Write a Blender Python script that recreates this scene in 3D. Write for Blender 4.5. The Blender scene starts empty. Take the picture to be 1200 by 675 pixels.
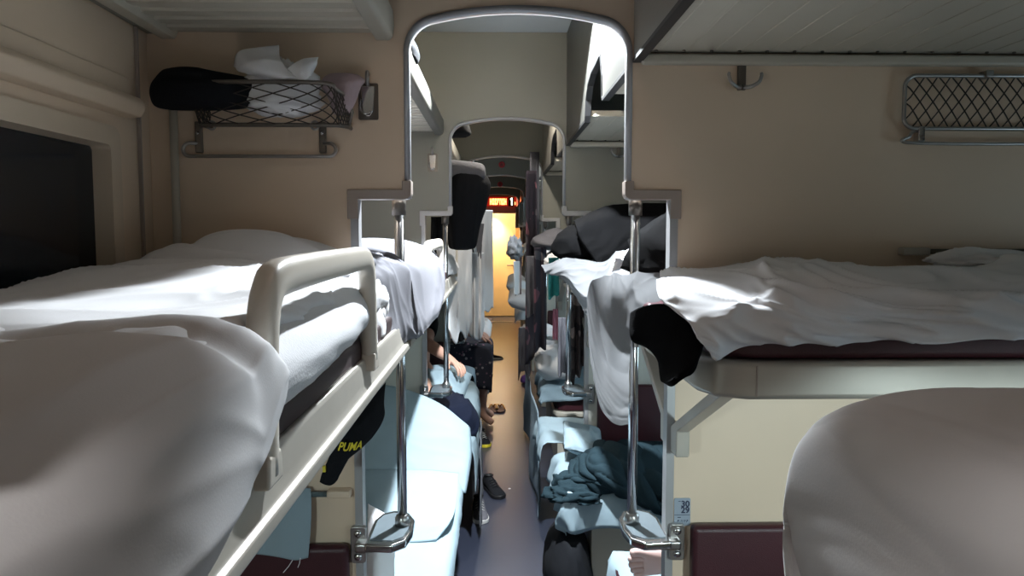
import bpy, bmesh, math, random
from mathutils import Vector, Matrix, noise
SC = bpy.context.scene
COL = SC.collection
PI = math.pi
# ------------------------------------------------------------------ camera
FPX = 880.0
YAW = math.atan(19/FPX); PIT = math.atan(64.5/FPX*math.cos(YAW))
CAMZ = 1.658
FW = Vector((math.sin(YAW)*math.cos(PIT), math.cos(YAW)*math.cos(PIT), -math.sin(PIT)))
RT = Vector((math.cos(YAW), -math.sin(YAW), 0))
UP = RT.cross(FW)
CAM = Vector((0, 0, CAMZ))
def ray(px, py):
    return FW + RT*((px-600)/FPX) - UP*((py-337.5)/FPX)
def at(px, py, d):
    r = ray(px, py); return CAM + r*(d/r.y)
def atx(px, py, x):
    r = ray(px, py); return CAM + r*(x/r.x)
def atz(px, py, z):
    r = ray(px, py); return CAM + r*((z-CAMZ)/r.z)
cd = bpy.data.cameras.new('camera'); cam = bpy.data.objects.new('camera', cd); COL.objects.link(cam)
M3 = Matrix((RT, UP, -FW)).transposed()
cam.matrix_world = Matrix.Translation(CAM) @ M3.to_4x4()
cd.sensor_width = 36; cd.lens = FPX/1200*36; cd.clip_start = 0.02
SC.camera = cam
# ------------------------------------------------------------------ materials
MATS = {}
def mat(name, col, rough=.6, metal=0, bump=0, bscale=60, var=0, vscale=6, spec=.5, emis=None, estr=0, col2=None, coat=0, sheen=0):
    if name in MATS: return MATS[name]
    m = bpy.data.materials.new(name); m.use_nodes = True
    nt = m.node_tree; b = nt.nodes['Principled BSDF']
    b.inputs['Roughness'].default_value = rough; b.inputs['Metallic'].default_value = metal
    b.inputs['Specular IOR Level'].default_value = spec
    b.inputs['Coat Weight'].default_value = coat
    b.inputs['Sheen Weight'].default_value = sheen
    tc = nt.nodes.new('ShaderNodeTexCoord')
    n = nt.nodes.new('ShaderNodeTexNoise'); n.inputs['Scale'].default_value = vscale; n.inputs['Detail'].default_value = 4
    nt.links.new(tc.outputs['Object'], n.inputs['Vector'])
    r = nt.nodes.new('ShaderNodeValToRGB')
    c2 = col2 if col2 else tuple(c*(1-var) for c in col)
    r.color_ramp.elements[0].color = (*c2, 1); r.color_ramp.elements[1].color = (*col, 1)
    r.color_ramp.elements[0].position = .35; r.color_ramp.elements[1].position = .65
    nt.links.new(n.outputs['Fac'], r.inputs['Fac']); nt.links.new(r.outputs['Color'], b.inputs['Base Color'])
    if bump:
        n2 = nt.nodes.new('ShaderNodeTexNoise'); n2.inputs['Scale'].default_value = bscale; n2.inputs['Detail'].default_value = 3
        nt.links.new(tc.outputs['Object'], n2.inputs['Vector'])
        bp = nt.nodes.new('ShaderNodeBump'); bp.inputs['Strength'].default_value = bump; bp.inputs['Distance'].default_value = .01
        nt.links.new(n2.outputs['Fac'], bp.inputs['Height']); nt.links.new(bp.outputs['Normal'], b.inputs['Normal'])
    if emis:
        b.inputs['Emission Color'].default_value = (*emis, 1); b.inputs['Emission Strength'].default_value = estr
    MATS[name] = m; return m
def patchmat(name, base, cols, scale, thr=.55, rough=.8, vor=False):
    """fabric with printed blotches"""
    m = bpy.data.materials.new(name); m.use_nodes = True
    nt = m.node_tree; b = nt.nodes['Principled BSDF']; b.inputs['Roughness'].default_value = rough
    tc = nt.nodes.new('ShaderNodeTexCoord'); prev = None
    for i, c in enumerate(cols):
        if vor:
            n = nt.nodes.new('ShaderNodeTexVoronoi'); n.inputs['Scale'].default_value = scale*(1+.3*i); out = n.outputs['Distance']
        else:
            n = nt.nodes.new('ShaderNodeTexNoise'); n.inputs['Scale'].default_value = scale*(1+.35*i); n.inputs['Detail'].default_value = 1; out = n.outputs['Fac']
        mp = nt.nodes.new('ShaderNodeMapping'); mp.inputs['Location'].default_value = (i*3.1, i*1.7, i*5.3)
        nt.links.new(tc.outputs['Object'], mp.inputs['Vector']); nt.links.new(mp.outputs['Vector'], n.inputs['Vector'])
        r = nt.nodes.new('ShaderNodeMath'); r.operation = 'LESS_THAN' if vor else 'GREATER_THAN'; r.inputs[1].default_value = thr
        nt.links.new(out, r.inputs[0])
        mx = nt.nodes.new('ShaderNodeMix'); mx.data_type = 'RGBA'
        nt.links.new(r.outputs[0], mx.inputs['Factor'])
        if prev: nt.links.new(prev, mx.inputs['A'])
        else: mx.inputs['A'].default_value = (*base, 1)
        mx.inputs['B'].default_value = (*c, 1)
        prev = mx.outputs['Result']
    nt.links.new(prev, b.inputs['Base Color'])
    return m
PAINT = mat('cream_paint', (.76, .605, .455), .45, var=.05, vscale=3, bump=.02, bscale=250)
PAINT2 = mat('dimmed_cream_paint', (.20, .198, .170), .4, var=.04, vscale=3)  # cream darkened in colour so headers near the bright lamp look dim
SHELF = mat('ivory_shelf_paint', (.52, .48, .40), .38, var=.06, vscale=4)
CEIL = mat('grey_ceiling_panel', (.52, .56, .58), .5, var=.03)
TRIM = mat('satin_grey_trim', (.40, .40, .41), .42, metal=.35, var=.05)
TRIMB = mat('taupe_plastic_trim', (.36, .30, .26), .45, var=.06)
CHROME = mat('chrome', (.62, .62, .63), .16, metal=1, var=.04)
STEEL = mat('brushed_steel', (.42, .41, .40), .32, metal=1, var=.08, vscale=30)
DSTEEL = mat('dark_steel', (.20, .18, .16), .38, metal=.9, var=.1)
BOARD = mat('satin_ivory_metal', (.50, .465, .41), .36, metal=.2, var=.07, vscale=9)
PLAST = mat('ivory_plastic', (.72, .66, .57), .35, var=.03)
MAROON = mat('maroon_vinyl', (.055, .012, .018), .42, bump=.15, bscale=400, var=.2)
PADB = mat('dark_maroon_pad', (.035, .012, .014), .6, var=.2)
SHEET = mat('white_cotton', (.80, .80, .82), .9, bump=.035, bscale=420, var=.03, vscale=5, spec=.2)
SHEETB = mat('cool_dimmed_cotton', (.30, .395, .45), .9, bump=.12, bscale=420, var=.05, vscale=5, spec=.2)  # white cotton dimmed against lamp glare, bluish fill light put into its tint
MATT = mat('white_mattress_ticking', (.78, .79, .82), .9, bump=.15, bscale=300, var=.04, spec=.2)
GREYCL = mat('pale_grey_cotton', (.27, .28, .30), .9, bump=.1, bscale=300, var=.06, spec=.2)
DKBL = mat('charcoal_wool', (.0045, .0045, .005), .95, bump=.4, bscale=500, var=.25, spec=.06)
NAVY = mat('navy_knit', (.007, .011, .028), .9, bump=.3, bscale=350, var=.2, spec=.2)
TEALBL = mat('slate_blue_fleece', (.022, .041, .052), .95, bump=.4, bscale=300, var=.2, spec=.08)
BLACK = mat('black_cloth', (.010, .011, .014), .9, bump=.25, bscale=300, var=.2, spec=.2)
BLACKP = mat('black_rubber', (.012, .012, .013), .5, var=.1)
GLASS = mat('night_window_glass', (.012, .018, .026), .12, var=.1, spec=.5)
FRAMEW = mat('window_frame_paint', (.66, .54, .41), .45, var=.05)
SKIN = mat('skin', (.62, .36, .27), .55, var=.08, vscale=14)
SKINP = mat('pale_pink_skin', (.70, .48, .44), .55, var=.08, vscale=18)
YEL = mat('yellow_print', (.75, .62, .04), .6)
INK = mat('navy_ink', (.02, .03, .07), .5)
PLATE = mat('grey_blue_plate', (.36, .42, .50), .35, metal=.2)
PINKCL = mat('dusty_pink_cloth', (.42, .33, .35), .9, var=.08, bump=.2)
RED = mat('red_plastic', (.45, .02, .03), .45)
TEAL = mat('teal_cloth', (.02, .25, .25), .8, var=.15)
PINK = mat('pink_cloth', (.62, .22, .30), .8, var=.1)
GREYJ = mat('mid_grey_cloth', (.12, .12, .14), .9, var=.15, bump=.3)
NETM = mat('brown_net_cord', (.045, .035, .028), .8)
HAIR = mat('dark_hair', (.02, .013, .009), .6)
RUBW = mat('white_rubber', (.6, .6, .58), .5)
STEPT = mat('grey_step_tread', (.13, .16, .18), .28, var=.1)
DOORM = mat('yellow_door_laminate', (.85, .69, .36), .35, var=.04)
WARMW = mat('warm_wall_laminate', (.68, .50, .36), .5, var=.04)
LEDR = mat('led_red_panel', (.10, .005, .005), .4, emis=(1, .03, .01), estr=.6)
LEDY = mat('led_amber_glyphs', (.9, .6, .2), .4, emis=(1, .62, .18), estr=5)
LEDW = mat('led_white_glyphs', (.9, .9, .7), .4, emis=(1, .95, .7), estr=5)
PRINT = patchmat('dark_print_cloth', (.022, .014, .024), [(.085, .075, .085), (.17, .065, .085)], 5.5, .62)
BROWNP = patchmat('brown_print_cloth', (.06, .045, .045), [(.30, .24, .22), (.02, .016, .018)], 7, .56)
FLORAL = patchmat('dark_floral_cloth', (.014, .016, .030), [(.30, .27, .28), (.16, .08, .12)], 17, .19, vor=True)
def thin_cloth(name, col, tr=.5):
    m = mat(name, col, .9, bump=.05, bscale=300, var=.04, spec=.1)
    nt = m.node_tree; b = nt.nodes['Principled BSDF']; out = [n for n in nt.nodes if n.type == 'OUTPUT_MATERIAL'][0]
    t = nt.nodes.new('ShaderNodeBsdfTranslucent'); t.inputs['Color'].default_value = (*col, 1)
    mx = nt.nodes.new('ShaderNodeMixShader'); mx.inputs[0].default_value = tr
    nt.links.new(b.outputs[0], mx.inputs[1]); nt.links.new(t.outputs[0], mx.inputs[2]); nt.links.new(mx.outputs[0], out.inputs['Surface'])
    return m
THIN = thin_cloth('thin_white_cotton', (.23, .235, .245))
def floor_mat():
    m = bpy.data.materials.new('blue_grey_linoleum'); m.use_nodes = True
    nt = m.node_tree; b = nt.nodes['Principled BSDF']
    tc = nt.nodes.new('ShaderNodeTexCoord')
    n = nt.nodes.new('ShaderNodeTexNoise'); n.inputs['Scale'].default_value = 2.2; n.inputs['Detail'].default_value = 6
    nt.links.new(tc.outputs['Object'], n.inputs['Vector'])
    r = nt.nodes.new('ShaderNodeValToRGB')
    r.color_ramp.elements[0].color = (.024, .029, .046, 1); r.color_ramp.elements[1].color = (.038, .043, .066, 1)
    nt.links.new(n.outputs['Fac'], r.inputs['Fac']); nt.links.new(r.outputs['Color'], b.inputs['Base Color'])
    b.inputs['Roughness'].default_value = .33; b.inputs['Specular IOR Level'].default_value = .5
    return m
FLOOR = floor_mat()
# ------------------------------------------------------------------ object helpers
def link(o, parent=None):
    COL.objects.link(o)
    if parent: o.parent = parent
    return o
def tag(o, label, cat, group=None):
    o['label'] = label; o['category'] = cat
    if group: o['group'] = group
    return o
def thing(name, label, cat, loc=(0, 0, 0), group=None):
    o = bpy.data.objects.new(name, None); link(o); o.empty_display_size = .05
    o.location = loc
    return tag(o, label, cat, group)
def struct(o):
    o['kind'] = 'structure'; return o
class MB:
    def __init__(s): s.bm = bmesh.new()
    def box(s, x0, x1, y0, y1, z0, z1):
        v = [s.bm.verts.new((x, y, z)) for x in (x0, x1) for y in (y0, y1) for z in (z0, z1)]
        for f in ((0,1,3,2), (4,6,7,5), (0,4,5,1), (2,3,7,6), (0,2,6,4), (1,5,7,3)):
            s.bm.faces.new([v[i] for i in f])
        return s
    def prism(s, pts, axis, a0, a1):
        """pts 2D polygon; axis x: (y,z); y: (x,z); z: (x,y)"""
        def mk(p, a): return {'x': (a, p[0], p[1]), 'y': (p[0], a, p[1]), 'z': (p[0], p[1], a)}[axis]
        A = [s.bm.verts.new(mk(p, a0)) for p in pts]; B = [s.bm.verts.new(mk(p, a1)) for p in pts]
        s.bm.faces.new(A); s.bm.faces.new(B[::-1]); n = len(pts)
        for i in range(n):
            s.bm.faces.new((A[i], B[i], B[(i+1) % n], A[(i+1) % n]))
        return s
    def tube(s, pts, r, n=10, closed=False, ry=None, cap=True):
        pts = [Vector(p) for p in pts]; N = len(pts); rings = []
        up = Vector((0, 0, 1)); prevn = None
        for i, p in enumerate(pts):
            if closed: t = pts[(i+1) % N]-pts[i-1]
            elif i == 0: t = pts[1]-p
            elif i == N-1: t = p-pts[i-1]
            else: t = (pts[i+1]-p).normalized()+(p-pts[i-1]).normalized()
            if t.length < 1e-9: t = Vector((0, 0, 1))
            t.normalize()
            if prevn is None:
                a = Vector((1, 0, 0)) if abs(t.x) < .8 else Vector((0, 1, 0))
                prevn = (a - t*a.dot(t)).normalized()
            else:
                prevn = (prevn - t*prevn.dot(t))
                prevn = prevn.normalized() if prevn.length > 1e-6 else t.orthogonal().normalized()
            b = t.cross(prevn)
            rr = r[i] if isinstance(r, (list, tuple)) else r
            r2 = rr if ry is None else ry
            rings.append([s.bm.verts.new(p + prevn*math.cos(2*PI*k/n)*rr + b*math.sin(2*PI*k/n)*r2) for k in range(n)])
        for i in range(N if closed else N-1):
            A = rings[i]; B = rings[(i+1) % N]
            for k in range(n): s.bm.faces.new((A[k], A[(k+1) % n], B[(k+1) % n], B[k]))
        if cap and not closed:
            s.bm.faces.new(rings[0][::-1]); s.bm.faces.new(rings[-1])
        return s
    def lathe(s, prof, c=(0, 0, 0), axis='z', n=24):
        rings = []
        c = Vector(c)
        for r, h in prof:
            R = []
            for k in range(n):
                a = 2*PI*k/n; u, v = r*math.cos(a), r*math.sin(a)
                R.append(s.bm.verts.new(c + Vector({'z': (u, v, h), 'y': (u, h, v), 'x': (h, u, v)}[axis])))
            rings.append(R)
        for A, B in zip(rings, rings[1:]):
            for k in range(n): s.bm.faces.new((A[k], A[(k+1) % n], B[(k+1) % n], B[k]))
        s.bm.faces.new(rings[0][::-1]); s.bm.faces.new(rings[-1])
        return s
    def loft(s, rings, caps=True):
        R = [[s.bm.verts.new(p) for p in ring] for ring in rings]; n = len(R[0])
        for A, B in zip(R, R[1:]):
            for k in range(n): s.bm.faces.new((A[k], A[(k+1) % n], B[(k+1) % n], B[k]))
        if caps: s.bm.faces.new(R[0][::-1]); s.bm.faces.new(R[-1])
        return s
    def grid(s, P):
        V = [[s.bm.verts.new(p) for p in row] for row in P]
        for i in range(len(V)-1):
            for j in range(len(V[0])-1):
                s.bm.faces.new((V[i][j], V[i][j+1], V[i+1][j+1], V[i+1][j]))
        return s
    def build(s, name, m, parent=None, smooth=False, bevel=0, seg=2, solid=0, sub=0):
        bmesh.ops.recalc_face_normals(s.bm, faces=s.bm.faces)
        me = bpy.data.meshes.new(name); s.bm.to_mesh(me); s.bm.free()
        me.materials.append(m)
        if smooth:
            for p in me.polygons: p.use_smooth = True
        o = bpy.data.objects.new(name, me); link(o)
        if parent:
            o.parent = parent
            o.matrix_parent_inverse = Matrix.Translation(-Vector(parent.location)) if parent.type == 'EMPTY' else Matrix.Identity(4)
        if bevel:
            b = o.modifiers.new('bevel', 'BEVEL'); b.width = bevel; b.segments = seg; b.limit_method = 'ANGLE'; b.angle_limit = .6
            b.harden_normals = False
            for p in me.polygons: p.use_smooth = True
            o.modifiers.new('wn', 'WEIGHTED_NORMAL')
        if solid:
            b = o.modifiers.new('thick', 'SOLIDIFY'); b.thickness = solid; b.offset = 0
        if sub:
            b = o.modifiers.new('sub', 'SUBSURF'); b.levels = sub; b.render_levels = sub
        return o
def dup(o, off, label=None, group=None):
    """copy a thing with its parts and sub-parts, shifted"""
    r = o.copy(); COL.objects.link(r); r.location = Vector(o.location)+Vector(off)
    if label: r['label'] = label
    if group: r['group'] = group
    for ch in list(o.children):
        c = ch.copy(); COL.objects.link(c); pm = ch.matrix_parent_inverse.copy(); c.parent = r; c.matrix_parent_inverse = pm
        for g in list(ch.children):
            d = g.copy(); COL.objects.link(d); pm = g.matrix_parent_inverse.copy(); d.parent = c; d.matrix_parent_inverse = pm
    return r
def arcpts(c, r, a0, a1, n, ):
    return [(c[0]+r*math.cos(a0+(a1-a0)*i/n), c[1]+r*math.sin(a0+(a1-a0)*i/n)) for i in range(n+1)]
# ------------------------------------------------------------------ cloth helpers
def nz(x, y, z): return noise.noise(Vector((x, y, z)))
def wrinkle(s, t, seed, f=6, an=.45, ang=0.0):
    ca, sa = math.cos(ang), math.sin(ang)
    x, y = s*ca+t*sa, -s*sa+t*ca
    wx = .09*nz(x*3, y*3, seed+7.7); wy = .09*nz(x*3+5, y*3, seed+3.1)
    x += wx; y += wy
    a = 1-abs(nz(x*f, y*f*an, seed)); b = 1-abs(nz(x*f*2.1+9, y*f*an*2.1, seed+11))
    lo = nz(x*f*.4, y*f*.4, seed+23)
    m = .5+.5*nz(x*2.1+3, y*2.1, seed+31)
    return (a**4*.9 + b**5*.4)*(.35+m) - .45 + lo*.8
def cr(p0, p1, p2, p3, t):
    return .5*((2*p1)+(-p0+p2)*t+(2*p0-5*p1+4*p2-p3)*t*t+(-p0+3*p1-3*p2+p3)*t*t*t)
def crline(P, n):
    """resample control points to n+1 points, Catmull-Rom"""
    P = [Vector(p) for p in P]; m = len(P)-1; out = []
    for i in range(n+1):
        u = m*i/n; k = min(int(u), m-1); t = u-k
        p0 = P[k-1] if k > 0 else P[0]*2-P[1]
        p3 = P[k+2] if k+2 <= m else P[m]*2-P[m-1]
        out.append(cr(p0, P[k], P[k+1], p3, t))
    return out
def displace(G, amp, seed, f, an, ang, hem=0, mask=None):
    nu = len(G)-1; nv = len(G[0])-1
    su = sum((G[i+1][nv//2]-G[i][nv//2]).length for i in range(nu))/nu
    sv = sum((G[nu//2][j+1]-G[nu//2][j]).length for j in range(nv))/nv
    out = []
    for i in range(nu+1):
        row = []
        for j in range(nv+1):
            a = G[min(i+1, nu)][j]-G[max(i-1, 0)][j]; b = G[i][min(j+1, nv)]-G[i][max(j-1, 0)]
            n = a.cross(b)
            if n.length > 1e-12: n.normalize()
            w = wrinkle(i*su, j*sv, seed, f, an, ang)*amp
            if mask: w *= mask(i/nu, j/nv)
            row.append(G[i][j]+n*w)
        out.append(row)
    return out
def patch(name, m, ctrl, nu=60, nv=60, amp=.008, seed=1, f=6, an=.45, ang=0, solid=.004, parent=None, mask=None):
    rows = [crline(r, nv) for r in ctrl]
    G = list(zip(*[crline([rows[i][j] for i in range(len(rows))], nu) for j in range(nv+1)]))
    G = displace([list(r) for r in G], amp, seed, f, an, ang, mask=mask)
    return MB().grid(G).build(name, m, parent, smooth=True, solid=solid)
def drape_rect(name, m, x0, x1, y0, y1, z, over, nu=60, nv=40, amp=.008, seed=1, f=6, an=.5, ang=0, R=.04, lump=0.02, solid=.004, waves=.018, hemvar=.06, parent=None):
    """sheet over a flat bed; over = (left,right,front,back) overhang lengths"""
    L, Rr, F, B = over
    G = []
    for i in range(nu+1):
        row = []
        for j in range(nv+1):
            x = x0-L + (x1-x0+L+Rr)*i/nu; y = y0-F+(y1-y0+F+B)*j/nv
            dx = dy = 0; qx, qy = x, y
            if x < x0: dx = x0-x; dx *= 1+hemvar*3*nz(y*4, seed, 2); qx = x0-min(dx, R)*.7 - max(dx-R, 0)*.10
            if x > x1: dx = x-x1; qx = x1+min(dx, R)*.7+max(dx-R, 0)*.1
            if y < y0: dy = y0-y; dy *= 1+hemvar*3*nz(x*4, seed, 5); qy = y0-min(dy, R)*.7-max(dy-R, 0)*.10
            if y > y1: dy = y-y1; qy = y1+min(dy, R)*.7+max(dy-R, 0)*.1
            d = math.hypot(dx, dy)
            drop = d*d/(2*R) if d < R else d-R/2
            k = min(d/.15, 1)
            if dx: qx += waves*k*math.sin(y*30+2*nz(y*5, seed, 0))*(1 if x > x1 else -1)
            if dy: qy += waves*k*math.sin(x*26+2*nz(x*5, seed, 1))*(1 if y > y1 else -1)
            zz = z-drop + (lump*nz(x*3, y*3, seed+.5) if not d else lump*.3*nz(x*3, y*3, seed+.5))
            row.append(Vector((qx, qy, zz)))
        G.append(row)
    G = displace(G, amp, seed, f, an, ang)
    return MB().grid(G).build(name, m, parent, smooth=True, solid=solid)
def pillow(name, m, c, size, rot=(0, 0, 0), seed=1, amp=.008, n=36, parent=None, p=2.6):
    from mathutils import Euler
    Rm = Euler(rot).to_matrix(); c = Vector(c); sx, sy, sz = [s/2 for s in size]
    mb = MB()
    def surf(sgn):
        G = []
        for i in range(n+1):
            row = []
            for j in range(n+1):
                u = -1+2*i/n; v = -1+2*j/n
                h = max(0, (1-abs(u)**p))**.55*max(0, (1-abs(v)**p))**.55
                pin = 1-.06*(abs(u)**2)*(1-abs(v)**2) ; pin2 = 1-.06*(abs(v)**2)*(1-abs(u)**2)
                w = wrinkle(u*sx, v*sy, seed+sgn, 7, .5, .6)*amp*(.3+h)
                row.append(c+Rm@Vector((u*sx*pin2, v*sy*pin, sgn*(sz*h+w))))
            G.append(row)
        return G
    mb.grid(surf(1)); mb.grid(surf(-1))
    bmesh.ops.remove_doubles(mb.bm, verts=mb.bm.verts, dist=.004)
    return mb.build(name, m, parent, smooth=True)
def clump(name, m, c, size, seed=1, amp=.2, f=2.2, nu=44, nv=28, rotz=0, parent=None, flat=.35):
    """crumpled bundle resting on its underside"""
    c = Vector(c); mb = MB(); rings = []
    cz, sz_ = math.cos(rotz), math.sin(rotz)
    for j in range(1, nv):
        th = PI*j/nv; ring = []
        for i in range(nu):
            ph = 2*PI*i/nu
            d = Vector((math.sin(th)*math.cos(ph), math.sin(th)*math.sin(ph), math.cos(th)))
            q = d*f+Vector((seed*3.3, seed*1.7, seed*.9))
            r1 = (1-abs(noise.noise(q)))**3; r2 = (1-abs(noise.noise(q*2.3+Vector((4, 1, 2)))))**3
            k = 1+amp*(r1*.9+r2*.4-.55)+amp*.8*noise.noise(q*.7)
            x, y, z = d.x*size[0]/2*k, d.y*size[1]/2*k, d.z*size[2]*.62*k
            if z < 0: z *= flat
            ring.append(c+Vector((x*cz-y*sz_, x*sz_+y*cz, z)))
        rings.append(ring)
    mb.loft(rings)
    lo = min(v.co.z for v in mb.bm.verts)
    for v in mb.bm.verts: v.co.z += c.z-lo
    return mb.build(name, m, parent, smooth=True)
def hang(name, m, p0, p1, length, nrm=(0, -1, 0), folds=4, depth=.025, flare=1.0, seed=1, nu=50, nv=50, hem=.05, amp=.004, pinch=0, solid=.004, parent=None, shift=(0, 0, 0), prof=None):
    """cloth hanging from the line p0-p1"""
    p0, p1, nrm = Vector(p0), Vector(p1), Vector(nrm); G = []
    mid = (p0+p1)/2; sh = Vector(shift)
    for i in range(nu+1):
        row = []; u = i/nu
        for j in range(nv+1):
            v = j/nv
            w = (1-pinch*(1-v)**2)*(1+(flare-1)*v)
            if prof: w = prof(v)
            b = mid+(p0.lerp(p1, u)-mid)*w
            L = length*(1+hem*nz(u*3, seed, .4)*2)
            ph = u*folds*2*PI+1.2*nz(u*2, v*1.5, seed)
            fd = depth*(.25+.75*v)*math.sin(ph)+depth*.6*nz(u*4, v*3, seed+4)
            row.append(b+Vector((0, 0, -L*v))+nrm*fd+sh*v)
        G.append(row)
    G = displace(G, amp, seed, 9, .3, 0)
    return MB().grid(G).build(name, m, parent, smooth=True, solid=solid)
def shell(name, m, secs, nu=40, seed=1, amp=.08, f=5, parent=None):
    """closed hull through sections (cx,cy,z,rx,ry); for bags, coats"""
    C = crline([Vector((s[0], s[1], s[2])) for s in secs], len(secs)*6)
    Rr = crline([Vector((s[3], s[4], 0)) for s in secs], len(secs)*6)
    rings = []
    for c, r in zip(C, Rr):
        ring = []
        for i in range(nu):
            a = 2*PI*i/nu
            k = 1+amp*(math.sin(a*f+2*nz(c.z*3, seed, 0))*.6+wrinkle(a*.3, c.z, seed, 7, .3)*1.0)
            ring.append(c+Vector((math.cos(a)*max(r.x, .002)*k, math.sin(a)*max(r.y, .002)*k, 0)))
        rings.append(ring)
    return MB().loft(rings).build(name, m, parent, smooth=True)
def text_mesh(body, size, extr=.0006):
    cu = bpy.data.curves.new('txt', 'FONT'); cu.body = body; cu.size = size; cu.extrude = extr; cu.offset = size*.022; cu.align_x = 'CENTER'; cu.align_y = 'CENTER'
    o = bpy.data.objects.new('txt', cu); COL.objects.link(o)
    dg = bpy.context.evaluated_depsgraph_get(); dg.update()
    me = bpy.data.meshes.new_from_object(o.evaluated_get(dg))
    bpy.data.objects.remove(o); bpy.data.curves.remove(cu)
    return me
def add_text(name, body, size, m, parent, loc, flip=False, warp=None, bold=0):
    me = text_mesh(body, size)
    for v in me.vertices:
        x, y, z = v.co
        v.co = Vector(loc)+Vector((x, -z, y)) if not warp else Vector(warp(x, y, z))
    me.materials.clear(); me.materials.append(m)
    o = bpy.data.objects.new(name, me); link(o)
    if parent:
        o.parent = parent; o.matrix_parent_inverse = Matrix.Translation(-Vector(parent.location)) if parent.type == 'EMPTY' else Matrix.Identity(4)
    return o
# ================================================================== SETTING
L = 1.88; Y0 = 2.0; TH = .03; NB = 6
YN = [Y0+L*k for k in range(NB+1)]            # front faces of the cross partitions; last = end wall
XW, XA, XB, XLL, XRL, XR = -.90, -.23, .35, -.364, .466, 2.30
ZN, ZT, ZC = 1.75, 2.235, 2.67
YE = 14.9
struct(MB().box(XW-.1, XR+.1, -1.6, YE+.1, -.05, 0).build('floor', FLOOR))
struct(MB().box(XW-.1, XR+.1, -1.6, YE+.1, ZC, ZC+.05).build('ceiling', CEIL))
# left wall with a window opening per bay
mb = MB(); ya = -1.6
WIN = []
for k in range(-1, NB+1):
    w1 = YN[0]-.235+L*k; w0 = w1-1.05
    WIN.append((w0, w1))
zw0, zw1 = 1.0, 1.86
for w0, w1 in WIN:
    mb.box(XW-.06, XW, ya, w0, 0, ZC); mb.box(XW-.06, XW, w0, w1, 0, zw0); mb.box(XW-.06, XW, w0, w1, zw1, ZC); ya = w1
mb.box(XW-.06, XW, ya, YE, 0, ZC)
struct(mb.build('wall_left', PAINT))
mb = MB(); ya = -1.6
RWIN = [(YN[0]-L/2+L*k-.36, YN[0]-L/2+L*k+.36) for k in range(0, NB+1)]
for w0, w1 in RWIN:
    mb.box(XR, XR+.06, ya, w0, 0, ZC); mb.box(XR, XR+.06, w0, w1, 0, .92); mb.box(XR, XR+.06, w0, w1, 1.62, ZC); ya = w1
mb.box(XR, XR+.06, ya, YE, 0, ZC)
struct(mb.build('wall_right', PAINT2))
DAYW = [8, 18, 12, 24, 34, 14, 2]
for i, (w0, w1) in enumerate(RWIN):
    mb = MB()
    for a_, b_, c_, d_ in ((w0-.06, w0, .86, 1.68), (w1, w1+.06, .86, 1.68), (w0, w1, .86, .92), (w0, w1, 1.62, 1.68)): mb.box(XR-.015, XR+.0, a_, b_, c_, d_)
    w = struct(mb.build('window_%d' % (i+11), FRAMEW, bevel=.004))
    MB().box(XR+.03, XR+.036, w0, w1, .92, 1.62).build('window_pane', mat('dawn_window_glass', (.4, .5, .6), .2, emis=(.55, .78, 1.0), estr=.8), w)
    ld = bpy.data.lights.new('window_daylight', 'AREA'); ld.shape = 'RECTANGLE'; ld.size = .66; ld.size_y = .66; ld.energy = DAYW[i]; ld.color = (.62, .86, 1.0)
    lo = bpy.data.objects.new('window_daylight', ld); link(lo); lo.location = (XR+.02, (w0+w1)/2, 1.27); lo.rotation_euler = (0, PI/2, 0)
for i, (w0, w1) in enumerate(WIN[:4]):
    fr = MB()
    def rr(y0, y1, z0, z1, r): 
        return arcpts((y1-r, z1-r), r, 0, PI/2, 5)+arcpts((y0+r, z1-r), r, PI/2, PI, 5)+arcpts((y0+r, z0+r), r, PI, 1.5*PI, 5)+arcpts((y1-r, z0+r), r, 1.5*PI, 2*PI, 5)
    A = rr(w0-.05, w1+.05, zw0-.05, zw1+.045, .03); B = rr(w0, w1, zw0, zw1, .014); B2 = rr(w0+.004, w1-.004, zw0+.004, zw1-.004, .012)
    rings = [[(XW-.002, *p) for p in A], [(XW+.014, *p) for p in A], [(XW+.016, *p) for p in B], [(XW-.03, *p) for p in B2]]
    fr.loft(rings, caps=False)
    w = struct(fr.build('window_%d' % (i+1), FRAMEW, smooth=False))
    MB().box(XW-.034, XW-.026, w0-.005, w1+.005, zw0-.005, zw1+.005).build('window_pane', GLASS, w)
# mouldings on the left wall of the first bays
mold = [(0, 0), (.035, .004), (.045, .02), (.046, .035), (.035, .05), (.012, .056), (.008, .10), (0, .10)]
for k in range(-1, 3):
    y1 = YN[0]+L*k-.12
    o = struct(MB().prism([(XW+a, 1.935+b) for a, b in mold], 'y', y1-1.50, y1).build('trim_%d' % (k+2), PAINT, bevel=.004))
    o = struct(MB().prism([(XW, 2.17), (XW+.03, 2.17), (XW+.045, 2.185), (XW+.045, 2.21), (XW+.03, 2.225), (XW, 2.225)], 'y', y1-1.60, y1+.12).build('trim_%d' % (k+12), PAINT2, bevel=.004))
    # corner strip between wall panel and partition
    struct(MB().tube([(XW+.07, y1+.10, 1.0), (XW+.07, y1+.10, 1.985)], .011, 8).build('trim_%d' % (k+22), SHELF, smooth=True))
    struct(MB().box(XW+.002, XW+.010, y1+.045, y1+.052, 0, ZC-.3).build('trim_%d' % (k+32), TRIMB))
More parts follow.
